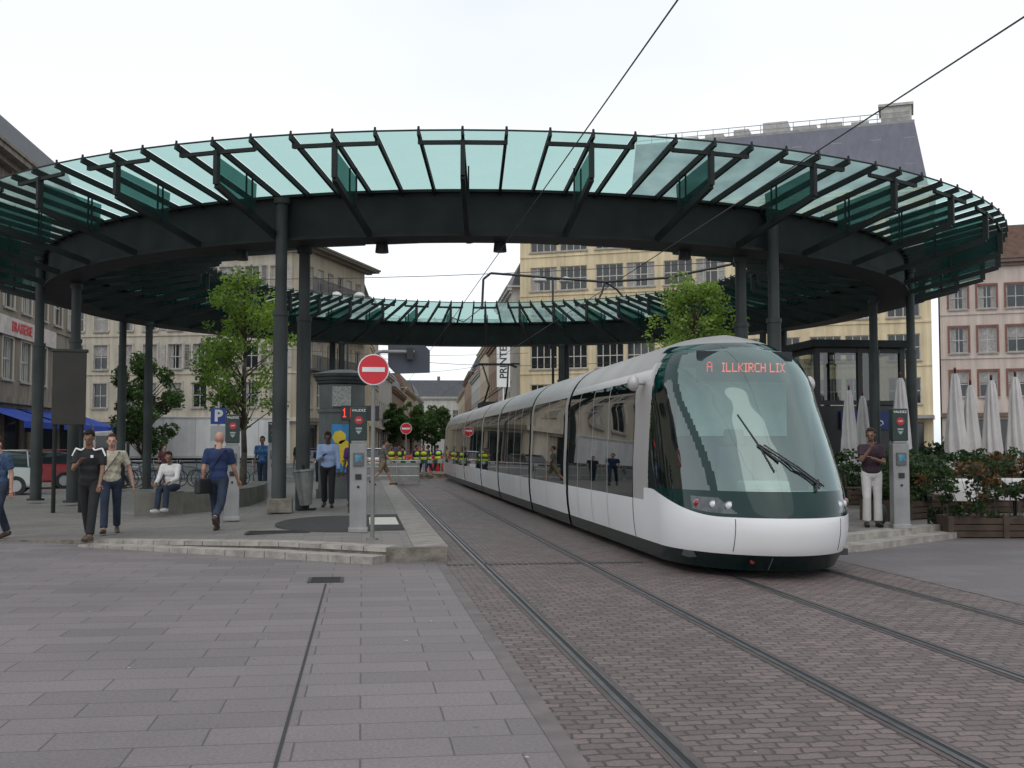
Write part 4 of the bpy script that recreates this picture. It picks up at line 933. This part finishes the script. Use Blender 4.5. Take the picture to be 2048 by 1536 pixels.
# ---------------------------------------------------------------- vehicles
def car(name,label,paint,loc,rot,group='cars parked on the square'):
    e=empty(name,label,'car',loc,rot,group)
    lower=[(-2.0,.28),(-2.02,.6),(-1.95,.85),(-1.2,.92),(1.0,.95),(1.85,.92),(2.02,.7),(2.02,.35),(1.9,.26)]
    b=MB(); n=len(lower); vs=[(x,-(.84 if z<.8 else .8),z) for x,z in lower]+[(x,(.84 if z<.8 else .8),z) for x,z in lower]
    b.add(vs,[(k,(k+1)%n,n+(k+1)%n,n+k) for k in range(n)]+[tuple(range(n))[::-1],tuple(range(n,2*n))]); b.obj('body',paint,e,bevel=.05)
    b=MB(); cab_=[(-1.15,.93),(-.55,1.42),(.9,1.46),(1.65,1.35),(1.9,.94)]; n=len(cab_)
    vs=[(x,-(.76 if z<1 else .6),z) for x,z in cab_]+[(x,(.76 if z<1 else .6),z) for x,z in cab_]
    b.add(vs,[(k,(k+1)%n,n+(k+1)%n,n+k) for k in range(n)]+[tuple(range(n))[::-1],tuple(range(n,2*n))]); b.obj('window',glassW,e,bevel=.03)
    b=MB(); b.box(-.6,1.6,-.58,.58,1.44,1.49)
    for s in (-1,1):
        for (x0,x1) in ((-1.12,-.56),(.25,.25),(1.68,1.62)): b.bar((x0,s*.765,.93),(x1,s*.61,1.46),.05,.03)
    b.obj('roof',paint,e,bevel=.02)
    for x in (-1.3,1.3):
        for s in (-1,1):
            w=MB(); w.tube((0,-.1,0),(0,.1,0),.32,.32,22,0); w.tube((0,-.105,0),(0,.105,0),.19,.19,14,1); w.obj('wheel',[rubber,chrome],e,(x,s*.76,.32))
    for s in (-1,1):
        w=MB(); w.box(1.9,2.04,s*.62-.12,s*.62+.12,.68,.9); w.obj('tail_light',MATS['tail_lamp_red'],e); w=MB(); w.box(-2.05,-1.93,s*.6-.15,s*.6+.15,.62,.78); w.obj('headlight',MATS['lamp_glass'],e,bevel=.02)
    return e
car('parked_car','silver hatchback car parked by the canopy columns',M('car_silver',(.36,.39,.37),.25,.5,.04),(-12.6,39.0,0),D2R(12))
car('parked_car','red hatchback car parked behind the silver car',M('car_red',(.25,.02,.025),.25,.1,.04),(-12.6,44.6,0),D2R(20))
car('parked_car','white car waiting beyond the roadworks',M('car_white',(.7,.7,.7),.25,.1,.04),(.6,72,0),D2R(95))
car('parked_car','dark grey car beyond the roadworks',M('car_grey',(.08,.085,.09),.25,.3,.04),(-2.6,70,0),D2R(70))
e=empty('delivery_truck','white box truck with cab standing across the square','truck',(-13.9,60.5,0),D2R(7))
b=MB(); b.box(2.,10,-1.2,1.2,1.0,3.15); b.obj('cargo_box',M('truck_white',(.60,.60,.60),.4,0,.05,streak=.15),e,bevel=.03)
b=MB()
for x in (3.6,5.2,6.8,8.4): b.box(x,x+.04,-1.215,-1.201,1.05,3.1)
b.box(2.05,9.95,-1.23,-1.202,1.0,1.12); b.box(2.05,9.95,-1.23,-1.202,3.05,3.14); b.obj('side_rails',grey,e)
b=MB()
b.add([(0,-1.1,.5),(0,-1.1,1.35),(.25,-1.1,2.35),(1.85,-1.1,2.45),(1.85,-1.1,.5),(0,1.1,.5),(0,1.1,1.35),(.25,1.1,2.35),(1.85,1.1,2.45),(1.85,1.1,.5)],[(4,3,2,1,0),(5,6,7,8,9),(0,1,6,5),(1,2,7,6),(2,3,8,7),(3,4,9,8),(4,0,5,9)]); b.obj('cab',MATS['truck_white'],e,bevel=.06)
b=MB(); b.box(.35,1.3,-1.13,1.13,1.4,2.15); b.add([(-.01,-.95,1.42),(-.01,.95,1.42),(.21,.9,2.25),(.21,-.9,2.25)],[(0,1,2,3)]); b.obj('window',glassW,e)
b=MB(); b.box(.1,9.8,-.9,.9,.55,.98); b.obj('chassis',black,e)
for x in (.9,6.9,8.1):
    for s in (-1,1): w=MB(); w.tube((0,-.14,0),(0,.14,0),.46,.46,20,0); w.tube((0,-.15,0),(0,.15,0),.22,.22,12,1); w.obj('wheel',[rubber,chrome],e,(x,s*.98,.46))
# roadworks
orange=M('barrier_orange',(.45,.07,.02),.6); bwhite=M('barrier_white',(.45,.45,.43),.5)
def barrier(loc,rot,pan,lab):
    e=empty('road_barrier',lab,'barrier',loc,rot,'barriers around the roadworks')
    for x in (-.9,.9):
        b=MB(); b.box(x-.03,x+.03,-.03,.03,0,1.0); b.box(x-.05,x+.05,-.25,.25,0,.05); b.obj('leg',chrome,e)
    b=MB()
    for k in range(8): b.box(-1+.25*k,-1+.25*(k+1),-.05,-.03,.76,.92,k%2)
    b.obj('striped_board',[pan,bwhite],e); return e
br_=barrier((1.9,56.5,0),0,M('barrier_green',(.02,.09,.06)),'green and white striped barrier board')
for x,y in ((4.0,56.7),): dup(br_,(x,y,0),.05)
br2=barrier((1.2,60.5,0),.1,M('barrier_red',(.45,.03,.02)),'red and white striped barrier board at the roadworks')
for x,y,r in ((3.3,60.7,0),(2.2,64.5,.0),(4.4,64.9,0)): dup(br2,(x,y,0),r)
for i,(x,y) in enumerate([(2.6,62.),(4.2,62.4),(5.0,59.2),(6.4,62)]):
    b=MB(); b.box(-.6,.6,-.2,.2,0,.25); b.box(-.55,.55,-.1,.1,.25,1.1); tag(b.obj('plastic_barrier',M('plastic_red',(.5,.04,.022),.5),None,(x,y,0),bevel=.04),'solid red plastic water barrier at the roadworks','barrier','plastic barriers at the roadworks')
e=empty('excavator','small orange excavator working behind the barriers','excavator',(2.8,84,0),.9); e.scale=(.75,.75,.75)
for x in (-.75,.75):
    b=MB(); b.box(x-.2,x+.2,-1.2,1.2,.0,.5); b.obj('track',rubber,e,bevel=.1)
b=MB(); b.box(-.8,.8,-.9,1.1,.6,1.2); b.obj('body',orange,e,bevel=.05); b=MB(); b.box(-.8,0,-.8,.3,1.2,2.1); b.obj('cab',[glassW],e,bevel=.05); b=MB(); b.bar((.3,-.8,1.0),(.4,-1.9,2.0),.16,.2); b.bar((.4,-1.9,2.0),(.5,-2.4,.9),.12,.16); b.box(.3,.7,-2.5,-2.2,.5,.9); b.obj('arm',orange,e)
b=MB(); rnd=random.Random(5); b.sph((0,0,-.1),(1.1,.8,.3),14)
for k in range(60):
    a=rnd.random()*6.28; q=rnd.random()**.5*.9; b.sph((1.1*q*math.cos(a),.8*q*math.sin(a),.2*math.sqrt(1-q*q)-.05),rnd.uniform(.08,.2),6)
tag(b.obj('rubble_heap',M('rubble',(.20,.15,.11),.9,0,.3),None,(3.5,57.3,.05)),'heap of broken paving and earth in the roadworks','rubble',None,'stuff')
# ---------------------------------------------------------------- right terrace
fab=M('closed_parasol_fabric',(.56,.52,.51),.85,0,.08,3,.4,8)
e=empty('closed_parasol','tall closed pale fabric parasol tied around its pole','parasol',(14.6,32.4,.2),0,'closed parasols on the terrace')
b=MB(); prof=[(.05,3.1),(.09,2.98),(.13,2.6),(.17,2.1),(.21,1.6),(.24,1.25),(.21,1.05),(.31,.8),(.36,.58),(.26,.56)]
b.lathe(prof,56,0,lambda a,z:1+(.30 if z<1 else .20)*math.cos(7*a+z*2)+.09*math.sin(13*a+3*z)); b.obj('folded_canopy',fab,e,smooth=True)
b=MB(); b.tube((0,0,0),(0,0,3.2),.03,.03,8); b.lathe([(.0,.1),(.28,.08),(.3,0)],16); b.obj('pole',steel,e); b=MB(); b.sph((0,0,3.21),(.035,.035,.05),8); b.obj('finial',MATS['dark_red_cap'],e)
rnd=random.Random(2)
for (x,y,s) in [(15.45,33.3,.96),(14.7,29.3,1.06),(16.2,29.1,1.1),(16.7,29.2,1.0),(17.2,29.0,1.04),(17.85,28.9,1.07),(16.0,31.8,.95)]: dup(e,(x,y,.2),rnd.uniform(0,6),None,s)
plm=M('weathered_planter_wood',(.06,.04,.028),.85,0,.3,5,.5,20)
shr=[leafm('shrub_green',(.035,.068,.017)),leafm('shrub_dark',(.015,.032,.010)),leafm('shrub_russet',(.12,.06,.025))]
def planter(loc,rot,w,hgt,seed,russet=False,label='rough brown wooden planter with green shrubs'):
    rnd=random.Random(seed); e=empty('planter',label,'planter',loc,rot,'planters around the terrace')
    b=MB()
    for k in range(3): b.box(-w/2,w/2,-.32,.32,.02+k*.115,.12+k*.115)
    for x in (-w/2+.04,w/2-.04,0): b.box(x-.05,x+.05,-.345,.345,0,.38)
    b.obj('box',plm,e)
    c=MB(); st_=MB()
    for k in range(int(w*27)):
        p=Vector((rnd.uniform(-w/2,w/2)*1.15,rnd.uniform(-.45,.42),.24+rnd.random()**.85*hgt)); st_.tube((p.x*.7,p.y*.5,.3),p,.008,.004,4)
        leafblob(c,p,rnd.uniform(.10,.24),62,.08,rnd,rnd.choice([(0,0,1),(0,1,1),(1,1,0)]) if not russet or rnd.random()<.55 else (2,2,1))
    c.obj('shrub',shr,e); st_.obj('stem',bark,e); return e
planter((11.2,18.75,0),-.15,2.0,1.1,1,True,'rough brown wooden planter with green and russet shrubs'); planter((12.8,18.0,0),-.35,1.8,1.15,2,True,'rough brown wooden planter with green and russet shrubs')
planter((10.2,20.6,.2),.5,1.3,1.05,3); planter((8.95,21.6,.2),.9,1.5,.95,4); planter((11.5,22.4,.2),.2,1.9,.95,5); planter((13.7,22.6,.2),.2,1.9,1.0,6,True,'rough brown wooden planter with green and russet shrubs')
planter((12.4,26,.2),.1,2.,1.0,7); planter((15.,26.,.2),.1,2.,1.0,8); planter((17.4,25.5,.2),.1,2.,1.,9)
def table(loc):
    e=empty('terrace_table','round terrace table with a white tablecloth','table',loc,0,'terrace tables with white cloths')
    b=MB(); b.tube((0,0,0),(0,0,.72),.04,.04,8); b.lathe([(.0,.03),(.25,.0)],16); b.obj('leg',steel,e)
    b=MB(); b.lathe([(.0,.76),(.45,.76),(.47,.72),(.5,.35)],32,0,lambda a,z:1+(.08*math.cos(8*a) if z<.5 else 0)); b.obj('tablecloth',whitec,e,smooth=True); return e
t=table((11.6,20.9,.2))
for p in ((12.9,21.0,.2),(13.9,24.2,.2),(15.5,23.8,.2),(11.9,24.4,.2)): dup(t,p)
def chair(loc,rot):
    e=empty('terrace_chair','dark metal terrace chair by a table','chair',loc,rot,'terrace chairs')
    for x in (-.2,.2):
        for y_ in (-.2,.2):
            b=MB(); b.tube((x,y_,0),(x,y_,.45),.014,.014,6); b.obj('leg',steel,e)
    b=MB(); b.box(-.22,.22,-.22,.22,.44,.47); b.obj('seat',plm,e); b=MB(); b.path([(-.2,.2,.45),(-.2,.25,.88),(.2,.25,.88),(.2,.2,.45)],.014,6); b.box(-.18,.18,.215,.235,.62,.82); b.obj('backrest',plm,e); return e
ch=chair((11.0,20.6,.2),1.4)
for p,r in (((12.2,21.5,.2),-.3),((13.5,20.8,.2),-1.5),((13.2,24.2,.2),1.5),((14.7,24.4,.2),-1.2),((11.2,24.6,.2),1.2),((12.6,24.,.2),-1.6),((16.2,24,.2),-1.4)): dup(ch,p,r)
e=empty('lift_tower','dark framed glazed lift tower with flat roof','lift',(14.6,34.8,.2))
b=MB()
for x in (0,1.45,2.9):
    for y_ in (0,2.6): b.box(x-.08,x+.08,y_-.08,y_+.08,0,4.6)
for z in (0.,2.75,4.45): b.box(-.1,3.0,-.06,.06,z,z+.14); b.box(-.06,.06,.08,2.5,z,z+.14); b.box(2.84,2.96,.08,2.5,z,z+.14)
b.obj('frame',black,e)
b=MB(); b.box(-.25,3.15,-.3,2.9,4.62,4.85); b.obj('roof',steel,e)
b=MB(); b.add([(0,.0,2.9),(2.9,.0,2.9),(2.9,.0,4.45),(0,.0,4.45),(0,2.6,2.9),(2.9,2.6,2.9),(2.9,2.6,4.45),(0,2.6,4.45)],[(0,1,2,3),(4,5,6,7),(0,4,7,3),(1,5,6,2)]); b.obj('upper_glazing',glassmat('lift_glass',(.45,.48,.46),.10),e)
b=MB(); b.box(.09,2.8,.0,2.5,.1,2.72); b.obj('lower_panel',M('lift_dark_panel',(.02,.022,.024),.3),e)
b=MB(); b.box(.75,2.45,-.12,-.07,1.95,2.55); b.obj('blue_sign',M('dark_blue_sign',(.012,.03,.13)),e)
b=MB(); b.tube((2.05,-.122,2.40),(2.05,-.128,2.40),.035,.035,10); b.bar((2.05,-.125,2.36),(2.06,-.125,2.24),.02,.03); b.bar((2.06,-.125,2.24),(2.15,-.125,2.22),.02,.03); b.bar((2.15,-.125,2.22),(2.18,-.125,2.12),.02,.03)
for k in range(10):
    a0=math.pi*(.6+1.2*k/10); a1=math.pi*(.6+1.2*(k+1)/10); b.bar((2.06+.1*math.cos(a0),-.125,2.18+.1*math.sin(a0)),(2.06+.1*math.cos(a1),-.125,2.18+.1*math.sin(a1)),.02,.02)
b.obj('wheelchair_symbol',white,e)
for i in range(5):
    rnd=random.Random(90+i); e=empty('hedge','dense dark green hedge behind the terrace','hedge',(19.5+i*3.0,35-i*1.2,.0),-.3,'hedges behind the terrace')
    c=MB()
    for k in range(45): leafblob(c,(rnd.uniform(-1.5,1.5),rnd.uniform(-.3,.3),rnd.uniform(.3,1.7)),.35,45,.14,rnd,(0,1,1))
    c.obj('foliage',shr,e); c=MB(); c.box(-1.3,1.3,-.15,.15,0,1.4); c.obj('branches',shr[1],e)
# ---------------------------------------------------------------- world, light, camera
w=bpy.data.worlds.new('World'); sc.world=w; w.use_nodes=True; nt=w.node_tree
for n in list(nt.nodes): nt.nodes.remove(n)
o=nt.nodes.new('ShaderNodeOutputWorld'); b1=nt.nodes.new('ShaderNodeBackground'); b2=nt.nodes.new('ShaderNodeBackground'); ad=nt.nodes.new('ShaderNodeAddShader')
sk=nt.nodes.new('ShaderNodeTexSky'); sk.sky_type='NISHITA'; sk.sun_disc=False; sk.sun_elevation=D2R(50); sk.sun_rotation=D2R(200)
hs=nt.nodes.new('ShaderNodeHueSaturation'); hs.inputs['Saturation'].default_value=.25; nt.links.new(sk.outputs[0],hs.inputs['Color']); nt.links.new(hs.outputs[0],b1.inputs[0]); b1.inputs[1].default_value=.05
tc=nt.nodes.new('ShaderNodeTexCoord'); mp=nt.nodes.new('ShaderNodeMapping'); mp.inputs['Scale'].default_value=(1,1,2.5); nz=nt.nodes.new('ShaderNodeTexNoise'); nz.inputs['Scale'].default_value=1.6; nz.inputs['Detail'].default_value=5; nz.inputs['Roughness'].default_value=.45
nt.links.new(tc.outputs['Generated'],mp.inputs[0]); nt.links.new(mp.outputs[0],nz.inputs['Vector'])
rp_=nt.nodes.new('ShaderNodeValToRGB'); rp_.color_ramp.elements[0].position=.3; rp_.color_ramp.elements[0].color=(.60,.66,.74,1); rp_.color_ramp.elements[1].position=.62; rp_.color_ramp.elements[1].color=(.80,.83,.86,1)
nt.links.new(nz.outputs['Fac'],rp_.inputs[0]); nt.links.new(rp_.outputs[0],b2.inputs[0]); b2.inputs[1].default_value=1.
nt.links.new(b1.outputs[0],ad.inputs[0]); nt.links.new(b2.outputs[0],ad.inputs[1]); nt.links.new(ad.outputs[0],o.inputs[0])
sl=bpy.data.lights.new('sun','SUN'); sl.energy=.6; sl.angle=D2R(60); sl.color=(1,.95,.88); so=bpy.data.objects.new('sun',sl); COL.objects.link(so)
el,az=D2R(50),D2R(200)
dirv=Vector((math.sin(az)*math.cos(el),math.cos(az)*math.cos(el),math.sin(el))); so.rotation_euler=dirv.to_track_quat('Z','Y').to_euler(); so.location=(0,0,40)
cam=bpy.data.cameras.new('camera'); co=bpy.data.objects.new('camera',cam); COL.objects.link(co); sc.camera=co
cam.sensor_width=36; cam.lens=2250/2048*36; cam.clip_end=2000; cam.clip_start=.05
co.location=(0,0,1.6); co.rotation_euler=(D2R(90+3.18),0,D2R(-7.57))
sc.view_settings.view_transform='Standard'; sc.view_settings.look='None'; sc.view_settings.exposure=0; sc.view_settings.gamma=1
